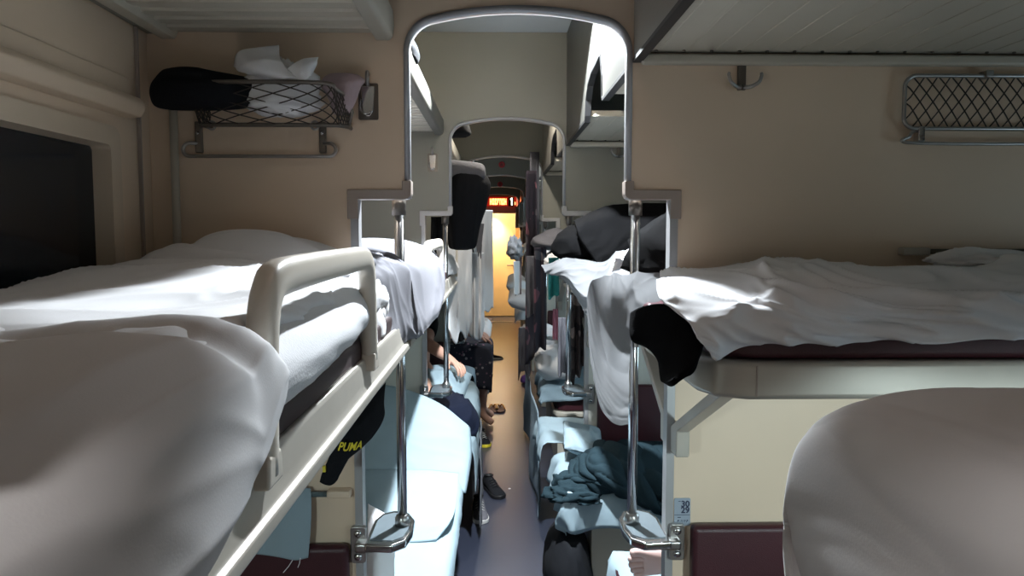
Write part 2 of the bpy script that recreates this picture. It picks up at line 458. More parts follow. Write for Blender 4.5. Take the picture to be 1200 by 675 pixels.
# arch outline (front view), going from the left foot over the top to the right foot
def arch_path():
    p = [(XLL, 0), (XLL, ZN), (XA, ZN)]
    r = .085; rise = .022; zs = ZT-.02
    p += [(XA+r+r*math.cos(a), zs-r+r*math.sin(a)) for a in [PI-PI/2*i/8*.92 for i in range(9)]]
    n = 10; xa, xb = p[-1][0], 2*(XA+XB)/2-p[-1][0]
    za = p[-1][1]
    for i in range(1, n):
        t = i/n; p.append((xa+(xb-xa)*t, za+(ZT+.004-za)*(1-(2*t-1)**2)))
    m = len(p)
    mid = (XA+XB)
    rig = [(mid-x, z) for (x, z) in p[3:12]][::-1]
    p += rig
    p += [(XB, ZN), (XRL, ZN), (XRL, 0)]
    return p
AP = arch_path()
def ribbon(path, wi, wo, y0, y1):
    """strip following a 2D path; wi to the opening side, wo onto the panel"""
    n = len(path); N = []
    for i in range(n):
        a = Vector(path[max(i-1, 0)]); b = Vector(path[i]); c = Vector(path[min(i+1, n-1)])
        t1 = (b-a).normalized() if i > 0 else (c-b).normalized(); t2 = (c-b).normalized() if i < n-1 else t1
        n1 = Vector((-t1.y, t1.x)); n2 = Vector((-t2.y, t2.x)); m = (n1+n2).normalized()
        N.append((m, 1/max(.5, m.dot(n1))))
    rings = []
    for (x, z), (m, s) in zip(path, N):
        o = (x+m.x*wo*s, z+m.y*wo*s); q = (x-m.x*wi*s, z-m.y*wi*s)
        rings.append([(o[0], y0, o[1]), (q[0], y0, q[1]), (q[0], y1, q[1]), (o[0], y1, o[1])])
    return MB().loft(rings)
tn = 50
for k, y in enumerate(YN+[YN[0]-L]):
    zs_ = 1.40
    if k in (0, NB+1):
        struct(MB().prism(AP+[(XR, 0), (XR, ZC), (XW, ZC), (XW, 0)], 'y', y, y+TH).build('wall_cross', PAINT))
    else:
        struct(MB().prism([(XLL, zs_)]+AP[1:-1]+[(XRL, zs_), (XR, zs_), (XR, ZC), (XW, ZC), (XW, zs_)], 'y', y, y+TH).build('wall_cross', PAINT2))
        PAINT3 = mat('lit_lower_cream', (.60, .60, .54), .4, var=.04)  # lighter copy of the wall cream, lamp light put into its colour
        struct(MB().box(XW, XLL, y, y+TH, 0, zs_).build('wall_cross_lower', PAINT3))
        struct(MB().box(XRL, XR, y, y+TH, 0, zs_).build('wall_cross_lower', PAINT3))
    i0 = 3; 
    struct(ribbon(AP[2:-2], .004, .009, y-.005, y+TH+.006).build('trim_%d' % tn, TRIM, smooth=True)); tn += 1
    struct(ribbon(AP[:3], .003, .018, y-.007, y+TH+.007).build('trim_%d' % tn, TRIM)); tn += 1
    struct(ribbon(AP[-3:], .003, .018, y-.007, y+TH+.007).build('trim_%d' % tn, TRIM)); tn += 1
    # taupe shoulder caps of the arch
    for s in (0, 1):
        mx = lambda x: x if s == 0 else (XA+XB)-x
        XL2 = XLL if s == 0 else (XA+XB)-XRL
        pts = [(XL2-.026, ZN-.055), (XL2+.002, ZN-.055), (XL2+.002, ZN-.004), (XA-.01, ZN-.004)]+[(XA-.006+.014*math.cos(a), ZN+.012+.014*math.sin(a)) for a in (-1.3, -.8, -.3, .2)]+[(XA+.008, ZN+.045), (XA-.016, ZN+.045), (XA-.016, ZN+.022), (XL2-.026, ZN+.022)]
        struct(MB().prism([(mx(a), b) for a, b in pts], 'y', y-.010, y+TH+.010).build('trim_%d' % tn, TRIMB if k == 0 else TRIM, bevel=.002)); tn += 1
# end wall corridor behind the last arch, with the yellow door
yc = YN[-1]+TH
xa, xb = -.34, .46
struct(MB().box(xa-.04, xa, yc, YE, 0, 2.2).build('wall_corridor_left', WARMW))
struct(MB().box(xb, xb+.04, yc, YE, 0, 2.2).build('wall_corridor_right', WARMW))
struct(MB().box(xa, xb, yc, YE, 2.2, 2.24).build('ceiling_corridor', WARMW))
struct(MB().box(xa-.04, xb+.04, YE, YE+.05, 0, 2.3).build('wall_end', WARMW))
dr = struct(MB().box(-.27, .40, YE-.045, YE-.002, .01, 2.08).build('door_1', DOORM, bevel=.006))
mb = MB()
for x0, x1, z0, z1 in ((-.33, -.27, 0, 2.16), (.40, .455, 0, 2.16), (-.33, .455, 2.09, 2.16)): mb.box(x0, x1, YE-.06, YE, z0, z1)
struct(mb.build('trim_90', mat('door_frame_paint', (.62, .38, .14), .4), bevel=.004))
MB().tube([(.33, YE-.045, 1.02), (.33, YE-.10, 1.02), (.22, YE-.105, 1.02)], .012, 8).build('door_handle', DSTEEL, dr, smooth=True)
MB().lathe([(.02, 0), (.02, .012), (.012, .016)], (.33, YE-.062, 1.25), 'y', 14).build('lock', BLACKP, dr, smooth=True)
struct(MB().box(xa, xb, YE-1.0, YE-.9, 0, .006).build('trim_91', STEEL))
# lower header over the end opening
struct(MB().box(XA-.02, XB+.02, yc-.02, yc+.02, at(588, 250, yc).z, ZT+.06).build('wall_end_header', WARMW))
# ================================================================== FITTINGS
# --- climbing pole with folding step (one left and one right at every partition)
def climbing_pole(side):
    s = -1 if side == 'l' else 1
    cx = (XA+XB)/2
    X = lambda x: x if s < 0 else 2*cx-x          # author for the left, mirror for the right
    y = YN[0]; px = -.264
    t = thing('climbing_pole', '', 'grab pole', (X(px), y, .8))
    yp = y+.066
    MB().tube([(X(px), yp, .82), (X(px), yp, 1.752)], .0135, 16).build('pole', CHROME, t, smooth=True)
    MB().lathe([(.019, 0), (.019, .04), (.0135, .045)], (X(px), yp, 1.706), n=18).build('top_collar', DSTEEL, t, smooth=True)
    base = [(-.350, -.070), (-.275, -.078), (-.242, -.045), (-.232, .02), (-.234, .10), (-.256, .155), (-.30, .175), (-.335, .15), (-.35, .10)]
    MB().prism([(X(a), y+b+.012) for a, b in base], 'z', .812, .836).build('step_plate', CHROME, t, bevel=.006, seg=3)
    ins = [(-.295+(a+.295)*.80, (b-.05)*.80+.05) for a, b in base]
    MB().prism([(X(a), y+b+.012) for a, b in ins], 'z', .835, .8385).build('step_tread', STEPT, t, bevel=.001)
    mb = MB(); mb.lathe([(.021, 0), (.021, .025), (.016, .034), (.0135, .036)], (X(px), yp, .834), n=18)
    mb.build('socket', STEEL, t, smooth=True)
    hb = MB().prism([(X(-.358), .766), (X(-.388), .766), (X(-.394), .772), (X(-.394), .862), (X(-.388), .868), (X(-.358), .868), (X(-.352), .862), (X(-.352), .772)], 'y', y-.020, y-.001).build('hinge_bracket', STEEL, t, bevel=.003)
    MB().box(min(X(-.378), X(-.320)), max(X(-.378), X(-.320)), y-.052, y-.012, .806, .834).build('hinge_arm', STEEL, t, bevel=.008, seg=3)
    for z in (.785, .849):
        sc = MB().lathe([(.011, 0), (.010, -.004), (.006, -.007)], (X(-.373), y-.020, z), 'y', 14).build('screw', CHROME, hb, smooth=True)
    return t
ORD = ['nearest', 'second', 'third', 'fourth', 'fifth', 'sixth', 'seventh']
pl = {}
for sd, nm in (('l', 'left'), ('r', 'right')):
    p = climbing_pole(sd); pl[sd] = p
    for k in range(NB):
        q = p if k == 0 else dup(p, (0, L*k, 0))
        q['label'] = 'chrome climbing pole with folding step, %s from camera on the %s of the aisle' % (ORD[k], nm)
        q['group'] = 'climbing poles along the aisle'
# --- side berths along the left wall
def side_upper(full=True):
    y0, y1 = YN[0]-L+TH+.004, YN[0]-.004
    t = thing('side_upper_berth', '', 'berth', (-.55, y0, 1.33))
    MB().prism([(-.262, 1.418), (-.250, 1.420), (-.246, 1.412), (-.243, 1.382), (-.239, 1.368), (-.231, 1.364), (-.230, 1.350), (-.237, 1.344), (-.268, 1.345), (-.268, 1.37)], 'y', y0, y1).build('edge_board', BOARD, t, bevel=.0025)
    MB().box(XW+.012, -.268, y0, y1, 1.345, 1.378).build('base_panel', SHELF, t)
    mb = MB().box(XW+.015, -.256, y0+.01, y1-.01, 1.380, 1.458)
    mb.build('pad', PADB, t, bevel=.014, seg=3)
    # guard rail
    rail = [(1.405, .580), (1.47, .583), (1.53, .588), (1.570, .596), (1.596, .614), (1.608, .65), (1.611, .80), (1.612, 1.0), (1.612, 1.15), (1.607, 1.20), (1.588, 1.228), (1.55, 1.238), (1.48, 1.242), (1.415, 1.244)]
    P = crline([(-.244, y0+b+.04, a) for a, b in rail], 44)
    mb = MB(); rings = []
    for i, p in enumerate(P):
        tt = (P[min(i+1, 44)]-P[max(i-1, 0)]).normalized(); n = Vector((0, tt.z, -tt.y))
        w = .0215
        rings.append([p+n*(math.copysign(abs(math.cos(a))**.75, math.cos(a))*w)+Vector((1, 0, 0))*(math.copysign(abs(math.sin(a))**.75, math.sin(a))*.0155) for a in [2*PI*k/16 for k in range(16)]])
    mb.loft(rings)
    gr = mb.build('guard_rail', PLAST, t, smooth=True)
    for yy in (y0+.580+.04, y0+1.244+.04):
        MB().prism([(yy-.026, 1.396), (yy+.026, 1.396), (yy+.024, 1.42), (yy+.020, 1.430), (yy-.020, 1.430), (yy-.024, 1.42)], 'x', -.256, -.229).build('rail_foot', PLAST, gr, bevel=.004)
    return t
su = side_upper()
for k in range(NB+1):
    q = su if k == 0 else dup(su, (0, L*k, 0))
    q['label'] = 'ivory upper side berth with curved guard rail, %s along the window wall' % ORD[k]; q['group'] = 'upper side berths'
# latch slot on the near board edge
def side_lower():
    y0, y1 = YN[0]-L+TH+.004, YN[0]-.004
    t = thing('side_lower_berth', '', 'berth', (-.55, y0, 0))
    MB().box(XW+.012, -.262, y0+.01, y1-.01, .425, .495).build('pad', MAROON, t, bevel=.02, seg=3)
    MB().box(XW+.012, -.27, y0, y1, .395, .424).build('base_panel', SHELF, t, bevel=.004)
    for yy in (y0+.02, y1-.05):
        MB().box(XW+.012, -.30, yy, yy+.03, 0, .395).build('leg', SHELF, t, bevel=.003)
    for yy, sg in ((y0+.005, 1), (y1-.045, -1)):
        MB().box(-.70, -.395, yy, yy+.04, .50, .825).build('backrest', MAROON, t, bevel=.018, seg=3)
    return t
sl = side_lower()
for k in range(NB+1):
    q = sl if k == 0 else dup(sl, (0, L*k, 0))
    q['label'] = 'lower side berth with maroon backrests, %s along the window wall' % ORD[k]; q['group'] = 'lower side berths'
# --- luggage shelf above the side berths
def side_shelf():
    y0, y1 = YN[0]-L+TH+.004, YN[0]-.004
    t = thing('luggage_shelf', '', 'luggage shelf', (-.55, y0, 2.17))
    mb = MB().box(XW+.045, -.29, y0, y1, 2.175, 2.195)
    n = 26
    for i in range(n):
        yy = y0+.05+(y1-y0-.1)*i/(n-1); 
        mb.prism([(yy-.022, 2.176), (yy-.016, 2.169), (yy+.016, 2.169), (yy+.022, 2.176)], 'y' if 0 else 'x', XW+.075, -.315)
    mb.build('ribbed_panel', SHELF, t)
    rim = [(-.310, 2.155), (-.275, 2.155), (-.266, 2.163), (-.262, 2.19), (-.264, 2.232), (-.272, 2.240), (-.282, 2.232), (-.286, 2.195), (-.310, 2.18)]
    MB().prism(rim, 'y', y0, y1).build('rim', mat('greige_rim_paint', (.36, .34, .29), .35, var=.05), t, bevel=.004)
    MB().prism([(XW+.04, 2.156), (XW+.075, 2.156), (XW+.085, 2.176), (XW+.04, 2.196)], 'y', y0, y1).build('wall_rim', SHELF, t, bevel=.003)
    return t
sh = side_shelf()
for k in range(NB+1):
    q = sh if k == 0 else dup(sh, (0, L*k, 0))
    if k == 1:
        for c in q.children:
            if c.name.startswith('rim'): c.data = c.data.copy(); c.data.materials[0] = mat('dimmed_rim_paint', (.12, .115, .10), .4, var=.08)  # darker rim copy, shade put into the colour under the bright lamp
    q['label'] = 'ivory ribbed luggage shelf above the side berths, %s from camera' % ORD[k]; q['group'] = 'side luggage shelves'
# --- transverse luggage racks on the right with the curved aisle panel
def right_rack():
    y0, y1 = YN[0]-L+TH, YN[0]
    t = thing('luggage_rack', '', 'luggage rack', (XB+.02, (y0+y1)/2, 2.10))
    yn, yf = y0+.55, y0+1.03        # cut-out edges
    for nm, a, b in (('shelf_panel', y0+.004, yn), ('shelf_panel', yf, y1-.004)):
        mb = MB().box(XB+.035, XR-.01, a, b, 2.128, 2.150)
        x = XB+.10
        while x < XR-.05:
            mb.prism([(x-.031, 2.129), (x-.028, 2.1265), (x+.028, 2.1265), (x+.031, 2.129)], 'y', a+.012, b-.045); x += .072
        pn = mb.build(nm, SHELF, t)
        mb = MB(); x = XB+.10-.036
        ye = b-.03 if b > yf else a+.02
        while x < XR-.05:
            mb.lathe([(.004, 0), (.005, -.003), (.003, -.005)], (x, ye, 2.128), 'z', 8); x += .072
        mb.build('rivets', DSTEEL, pn)
    MB().box(XB+.03, XR-.01, y1-.03, y1-.001, 2.095, 2.122).build('back_rail', SHELF, t, bevel=.008, seg=3)
    MB().box(XB+.03, XR-.01, y0+.001, y0+.03, 2.095, 2.122).build('back_rail', SHELF, t, bevel=.008, seg=3)
    cut = [(y0+.001, 2.108), (yn-.012, 2.108), (yn, 2.12), (yn+.008, 2.19), (yn+.05, 2.268), (yn+.075, 2.275), (yn+.16, 2.268), (yn+.30, 2.262), (yn+.40, 2.235), (yn+.455, 2.19), (yf, 2.13), (yf+.012, 2.108), (y1-.001, 2.108)]
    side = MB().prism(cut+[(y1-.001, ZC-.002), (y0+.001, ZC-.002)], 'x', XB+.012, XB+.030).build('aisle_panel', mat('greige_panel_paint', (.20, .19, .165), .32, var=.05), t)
    mb = MB(); rings = []
    for i, (a, b) in enumerate(cut):
        p = Vector(cut[max(i-1, 0)]); q = Vector(cut[min(i+1, len(cut)-1)]); tt = (q-p).normalized(); n = Vector((-tt.y, tt.x))
        c = Vector((a, b)); A = c+n*.005; B = c-n*.005
        rings.append([(XB+.009, A.x, A.y), (XB+.033, A.x, A.y), (XB+.033, B.x, B.y), (XB+.009, B.x, B.y)])
    mb.loft(rings).build('edge_strip', BLACKP, side)
    return t
rk = right_rack()
for k in range(NB+1):
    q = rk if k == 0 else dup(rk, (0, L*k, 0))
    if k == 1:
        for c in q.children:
            if c.name.startswith('aisle_panel'): c.data = c.data.copy(); c.data.materials[0] = mat('dimmed_panel_paint', (.065, .063, .055), .4, var=.08)  # panel colour darkened in this bay to offset the nearby lamp's glare
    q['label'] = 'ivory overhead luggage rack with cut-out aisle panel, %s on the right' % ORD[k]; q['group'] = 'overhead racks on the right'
# --- transverse berths on the right; 'far' hangs on the front of partition k, 'near' on its back
def cross_berth(far, z, lower=False):
    y1 = YN[0]-.003; y0 = y1-.60
    if not far: y0 = YN[0]+TH+.003; y1 = y0+.60
    yf = y0 if far else y1; sg = 1 if far else -1   # yf = free edge, sg points to the wall
    t = thing('lower_cross_berth' if lower else 'upper_cross_berth', '', 'berth', (1.3, (y0+y1)/2, z-.05 if not lower else 0))
    x0, x1 = .40, XR-.015
    h = .075 if not lower else .04
    e = yf+sg*.05
    outline = [(x1, min(yf, yf+sg*.6)), (x1, max(yf, yf+sg*.6)), (x0, max(yf, yf+sg*.6)), (x0, min(yf, yf+sg*.6))]
    if far: pts = [(x1, y0), (x1, y1), (x0, y1), (x0, y0+.09), (x0+.02, y0+.03), (x0+.08, y0)]
    else: pts = [(x1, y0), (x1, y1), (x0+.08, y1), (x0+.02, y1-.03), (x0, y1-.09), (x0, y0)]
    MB().prism(pts, 'z', z-h, z).build('board', BOARD if not lower else SHELF, t, bevel=.012, seg=3)
    if not lower:
        mb = MB().box(x0+.093, x0+.096, yf-sg*.0008-.0008, yf-sg*.0008+.0008, z-h+.008, z-.008); mb.build('joint_line', TRIMB, t)
    pad = [(a+(0.012 if a == x0 else 0), b) for a, b in pts]
    pc = (x0+x1)/2, (y0+y1)/2
    MB().prism([(pc[0]+(a-pc[0])*.985, pc[1]+(b-pc[1])*.97) for a, b in pts], 'z', z+.002, z+(.05 if not lower else .085)).build('pad', MAROON, t, bevel=.014, seg=3)
    if lower:
        MB().box(x0+.03, x1-.01, y0+.02, y1-.02, .0, z-h).build('storage_box', SHELF, t, bevel=.006)
        yb = y1-.045 if far else y0+.001
        MB().box(XRL+.062, x1-.02, yb, yb+.044, z+.13, .87).build('backrest', MAROON, t, bevel=.016, seg=3)
    else:
        for xx in (x0+.085, x1-.25):
            yw = y1 if far else y0
            P = [(yf+sg*.10, z-h), (yf+sg*.16, z-h), (yw-sg*.012, z-.275), (yw-sg*.012, z-.345), (yw-sg*.075, z-.345), (yw-sg*.078, z-.275)]
            br = MB().prism(P, 'x', xx-.014, xx+.022).build('bracket_arm', BOARD, t, bevel=.004)
            pass
    return t
BZ = 1.415
prot = {'uf': cross_berth(True, BZ), 'un': cross_berth(False, BZ), 'lf': cross_berth(True, .41, True), 'ln': cross_berth(False, .41, True)}
where = {'uf': 'upper cross berth against the front of the %s partition on the right', 'un': 'upper cross berth against the back of the %s partition on the right',
         'lf': 'maroon lower cross berth against the front of the %s partition on the right', 'ln': 'maroon lower cross berth against the back of the %s partition on the right'}
for ky, p in prot.items():
    for k in range(NB+1):
        if k == NB and ky in ('un', 'ln'): continue
        q = p if k == 0 else dup(p, (0, L*k, 0))
        q['label'] = where[ky] % ORD[k]; q['group'] = 'cross berths in the right bays'
q = dup(prot['un'], (0, -L, 0)); q['label'] = 'nearest upper cross berth under the big white duvet at lower right'; q['group'] = 'cross berths in the right bays'
# --- ceiling lamps
def lamp(k, label, col, power, em, spread):
    y = YN[0]-L/2+L*k-.20 if k != -1 else -.85; x = (XA+XB)/2+.06 if k >= 0 else -.20
    t = thing('ceiling_lamp', label, 'ceiling lamp', (x, y, ZC-.065), 'aisle ceiling lamps')
    MB().box(x-.15, x+.15, y-.24, y+.24, ZC-.065, ZC-.001).build('housing', SHELF, t, bevel=.008)
    MB().box(x-.12, x+.12, y-.20, y+.20, ZC-.071, ZC-.064).build('diffuser', mat('lamp_diffuser_%d' % k, (.8, .8, .8), .4, emis=col, estr=em), t, bevel=.003)
    if power:
        ld = bpy.data.lights.new('lamp_light', 'SPOT'); ld.energy = power; ld.color = col
        ld.spot_size = spread; ld.spot_blend = .10; ld.shadow_soft_size = .03
        lo = bpy.data.objects.new('lamp_light', ld); link(lo, t); lo.matrix_parent_inverse = Matrix.Translation(-t.location); lo.location = (x, y, ZC-.080); lo.rotation_euler = (-.24, 0, 0)
    return t
COOL = (.86, .94, 1.0)
LAMPS = {-1: ((1, .95, .92), 95, 1.5, 2.30), 0: ((1, .74, .58), 5, .08, 3.0), 1: ((.88, .95, 1.0), 930, 4, 2.30), 2: ((1, .92, .80), 110, .5, 2.9), 3: (COOL, 110, 2, 2.3), 4: ((1, .85, .68), 16, 1, 2.4), 5: ((1, .82, .6), 20, 2, 2.5)}
for k, (c, p, e, sp) in LAMPS.items():
    lamp(k, 'rectangular ceiling lamp over the aisle in the %s bay' % (ORD[k] if k >= 0 else 'bay behind the nearest arch, nearest'), c, p, e, sp)
for rx, ry, pw, lab in ((1.15, .27, 110, 'small white added fill lamp, out of view under the nearest right upper berth'), (-.58, .27, 34, 'small white added fill lamp, out of view under the nearest left upper berth')):  # unseen fill lamps, added to brighten the lower partition on both sides
    t = thing('fill_lamp', lab, 'fill lamp', (rx, ry, 1.30))
    MB().box(rx-.09, rx+.09, ry-.014, ry+.02, 1.27, 1.33).build('lamp_body', PLAST, t, bevel=.006)
    MB().box(rx-.075, rx+.075, ry+.019, ry+.026, 1.28, 1.32).build('lamp_lens', mat('fill_lens', (.8, .8, .8), .4, emis=(.9, .96, 1), estr=3), t)
    ld = bpy.data.lights.new('fill_light', 'SPOT'); ld.energy = pw; ld.color = (.78, .97, 1.0); ld.spot_size = 1.8; ld.spot_blend = .5; ld.shadow_soft_size = .06
    lo = bpy.data.objects.new('fill_light', ld); link(lo, t); lo.location = (0, .05, 0); lo.rotation_euler = (PI/2-(.65 if rx > 0 else .35), 0, 0)
# warm lamp in the end corridor
t = thing('corridor_lamp', 'warm round lamp on the end corridor ceiling before the yellow door', 'ceiling lamp', (.03, YE-1.2, 2.2))
MB().lathe([(.11, 2.199), (.11, 2.18), (.09, 2.165), (.04, 2.158)], (.03, YE-1.2, 0), n=24).build('lamp_globe', mat('warm_globe', (.9, .7, .4), .4, emis=(1, .6, .25), estr=12), t, smooth=True)
ld = bpy.data.lights.new('corridor_light', 'POINT'); ld.energy = 60; ld.color = (1, .84, .62); ld.shadow_soft_size = .08
lo = bpy.data.objects.new('corridor_light', ld); link(lo, t); lo.location = (0, 0, -.14)
# second corridor lamp close to the door: bright streak on the laminate
t = thing('door_lamp', 'warm tube lamp above the yellow end door', 'wall lamp', (-.02, YE-.10, 2.1))
MB().tube([(-.10, YE-.09, 2.125), (.10, YE-.09, 2.125)], .016, 12).build('lamp_tube', mat('warm_tube', (.9, .8, .6), .4, emis=(1, .8, .45), estr=25), t, smooth=True)
MB().box(-.13, .13, YE-.065, YE-.055, 2.10, 2.15).build('lamp_back', WARMW, t)
ld = bpy.data.lights.new('door_light', 'SPOT'); ld.energy = 230; ld.color = (1, .91, .66); ld.spot_size = 1.5; ld.spot_blend = 1; ld.shadow_soft_size = .03
lo = bpy.data.objects.new('door_light', ld); link(lo, t); lo.location = (-.02, -.14, .02); lo.rotation_euler = (.12, 0, 0)
# --- LED sign over the end opening
ys = YN[-1]-.004
za, zb = at(588, 241.5, ys).z, at(588, 231, ys).z
lx = lambda px: at(px, 236, ys-.05).x
t = thing('led_sign', 'red LED message sign above the opening to the yellow door', 'sign', (lx(585), ys, za))
MB().box(lx(569), lx(605), ys-.05, ys, za, zb).build('sign_case', LEDR, t, bevel=.006)
rnd = random.Random(4); mb = MB(); x = lx(574); hh = zb-za; cw = (lx(594)-lx(574))/7/3.6
glyph = {0: [(0, 0), (0, 1), (0, 2), (1, 1), (2, 0), (2, 1), (2, 2)], 1: [(0, 0), (0, 1), (0, 2), (1, 0), (1, 2), (2, 0), (2, 1), (2, 2)], 2: [(0, 2), (1, 2), (2, 2), (0, 1), (1, 1), (0, 0), (1, 0), (2, 0)], 3: [(0, 0), (0, 1), (0, 2), (1, 2), (2, 2), (2, 1), (2, 0)], 4: [(0, 0), (0, 1), (0, 2), (1, 1), (1, 2), (2, 2)]}
for g in (0, 1, 2, 4, 3, 1, 0):
    for gx, gz in glyph[g]:
        mb.box(x+gx*cw, x+gx*cw+cw*.92, ys-.054, ys-.05, za+.02+gz*hh*.24, za+.02+gz*hh*.24+hh*.22)
    x += cw*3.6
mb.build('led_text', LEDY, t)
MB().box(lx(595.5), lx(602.5), ys-.052, ys-.049, za-.006, zb-.004).build('number_panel', BLACKP, t)
mb = MB(); mb.box(lx(599), lx(600.6), ys-.056, ys-.052, za+.012, zb-.014); mb.box(lx(598), lx(599), ys-.056, ys-.052, zb-.05, zb-.025)
mb.build('led_number', LEDW, t)
mb = MB(); mb.box(lx(603.2), lx(604), ys-.056, ys-.05, za+.02, za+.07); mb.build('led_mark', LEDY, t)
ld = bpy.data.lights.new('sign_glow', 'AREA'); ld.size = .45; ld.size_y = .1; ld.shape = 'RECTANGLE'; ld.energy = 2.2; ld.color = (1, .12, .05)
lo = bpy.data.objects.new('sign_glow', ld); link(lo, t); lo.location = (.02, -.12, .05); lo.rotation_euler = (-PI/2, 0, 0)
# --- round red emblems on the far headers
for k, (px, py) in ((3, (588, 193)), (4, (586, 216))):
    p = at(px, py, YN[k]-.003)
    t = thing('emblem', 'small round red emblem on the %s arch header from camera' % ORD[k], 'emblem', tuple(p), 'red emblems on the arch headers')
    MB().lathe([(.032, 0), (.032, -.006), (.026, -.009)], p, 'y', 20).build('disc', RED, t)
    MB().lathe([(.016, -.009), (.012, -.011)], p, 'y', 16).build('emblem_centre', mat('dark_red', (.18, .02, .02), .5), t)
# --- net baskets, hooks, towel rails, number plate
def netting(mb, surf, n, m, r=.0018, lo=(0, 1)):
    """diagonal net on surf(u,v), u,v in 0..1"""
    for sgn in (1, -1):
        for k in range(-m, n+1):
            pts = []
            for i in range(13):
                v = i/12; u = (k+.5)/n+(v if sgn > 0 else 1-v)*m/n
                if -.001 <= u <= 1.001: pts.append(surf(min(max(u, 0), 1), v))
            if len(pts) > 1: mb.tube(pts, r, 5)
yw = YN[0]
# left basket
t = thing('net_basket', 'shallow net luggage basket with chrome rail on the left partition', 'net basket', tuple(at(310, 150, yw)))
lx0, lx1 = at(222, 100, 1.86).x, at(398, 100, 1.88).x
zt, zb = at(310, 96, 1.86).z, at(310, 146, 1.93).z
top = [(lx0, yw-.005, zt), (lx0, yw-.11, zt), (lx0+.02, yw-.135, zt), (lx1-.05, yw-.135, zt), (lx1-.012, yw-.115, zt-.012), (lx1+.004, yw-.06, zt-.02), (lx1+.004, yw-.004, zt-.02)]
bot = [(lx0+.0, yw-.005, zb), (lx0+.0, yw-.05, zb), (lx0+.02, yw-.065, zb), (lx1-.05, yw-.065, zb), (lx1-.014, yw-.055, zb), (lx1+.002, yw-.03, zb), (lx1+.004, yw-.004, zb)]
mb = MB(); mb.tube(crline(top, 40), .0055, 8); mb.tube(crline(bot, 40), .0055, 8)
mb.tube([bot[-2], Vector(bot[-2])*.5+Vector(top[-2])*.5+Vector((.012, 0, 0)), top[-2]], .0055, 8)
mb.build('frame', DSTEEL, t, smooth=True)
T_ = crline(top, 60); B_ = crline(bot, 60)
def bsurf(u, v):
    i = min(int(u*60), 59); f = u*60-i
    a = T_[i].lerp(T_[i+1], f); b = B_[i].lerp(B_[i+1], f)
    p = b.lerp(a, v); bow = math.sin(PI*v)*.012
    return p+Vector((bow*.3, -bow, -bow*.3))
mb = MB(); netting(mb, bsurf, 22, 4, .0016); mb.build('net', NETM, t)
def towel_bar(t, x0, x1, z, y, drop=.03, full=True):
    mb = MB()
    rr_ = .017
    pts = [(x0+.034, y-.014, z+2*rr_)]+[(x0+rr_+rr_*math.cos(q), y-.022-.004*i/8, z+rr_+rr_*math.sin(q)) for i, q in enumerate([PI/2+PI*j/8 for j in range(9)])]
    pts += [(x1-(p[0]-x0), p[1], p[2]) for p in pts[::-1]]
    mb.tube(pts, .0048, 8)
    mb.build('towel_bar', STEEL, t, smooth=True)
    for xx in (x0+.028, x1-.045):
        mb = MB().box(xx, xx+.017, y-.018, y-.001, z+.01, z+.09)
        b = mb.build('bar_bracket', DSTEEL, t, bevel=.003)
        MB().lathe([(.005, 0), (.0045, -.004)], (xx+.0085, y-.018, z+.06), 'y', 10).build('screw', CHROME, b, smooth=True)
towel_bar(t, at(219, 180, yw).x, at(396, 180, yw).x, at(310, 183, yw-.03).z, yw)
for px in (248, 369):
    p = at(px, 147, yw-.06)
    MB().tube([p+Vector((.010*math.cos(a), 0, .010*math.sin(a))) for a in [2*PI*i/14 for i in range(14)]], .0028, 6, closed=True).build('ring', STEEL, t, smooth=True)
# right basket folded up against the wall
t = thing('net_basket', 'chrome framed net basket folded flat on the right partition', 'net basket', tuple(at(1150, 150, yw)))
x0, z1, z0 = at(1060, 100, yw-.02).x, at(1100, 89, yw-.02).z, at(1100, 151, yw-.02).z
x1 = x0+.42; yy = yw-.022
def rrect(x0, x1, z0, z1, r, n=6):
    return arcpts((x1-r, z1-r), r, 0, PI/2, n)+arcpts((x0+r, z1-r), r, PI/2, PI, n)+arcpts((x0+r, z0+r), r, PI, 1.5*PI, n)+arcpts((x1-r, z0+r), r, 1.5*PI, 2*PI, n)
MB().tube([(a, yy, b) for a, b in rrect(x0, x1, z0, z1, .03)], .0055, 8, closed=True).build('frame', STEEL, t, smooth=True)
mb = MB(); netting(mb, lambda u, v: Vector((x0+.004+(x1-x0-.008)*u, yy+.004-.01*math.sin(PI*v)*(1 if u > .02 else 0), z0+(z1-z0)*v)), 12, 3, .0019); mb.build('net', NETM, t)
pts = [(x0+.05, yw-.004, z0-.004), (x0+.03, yw-.018, z0-.006), (x0+.016, yw-.026, z0-.02), (x0+.024, yw-.028, z0-.038), (x1-.024, yw-.028, z0-.038), (x1-.016, yw-.026, z0-.02), (x1-.03, yw-.018, z0-.006), (x1-.05, yw-.004, z0-.004)]
MB().tube(crline(pts, 50), .0045, 8).build('towel_bar', STEEL, t, smooth=True)
for xx in (x0+.038, x1-.055):
    b = MB().box(xx, xx+.017, yw-.03, yw-.001, z0-.034, z0+.006).build('bar_bracket', CHROME, t, bevel=.003)
    MB().lathe([(.005, 0), (.0045, -.004)], (xx+.0085, yw-.03, z0-.022), 'y', 10).build('screw', DSTEEL, b, smooth=True)
p = at(1150, 88, yw); MB().box(p.x-.008, p.x+.012, yw-.034, yw-.001, p.z-.012, p.z+.006).build('catch', STEEL, t, bevel=.002)
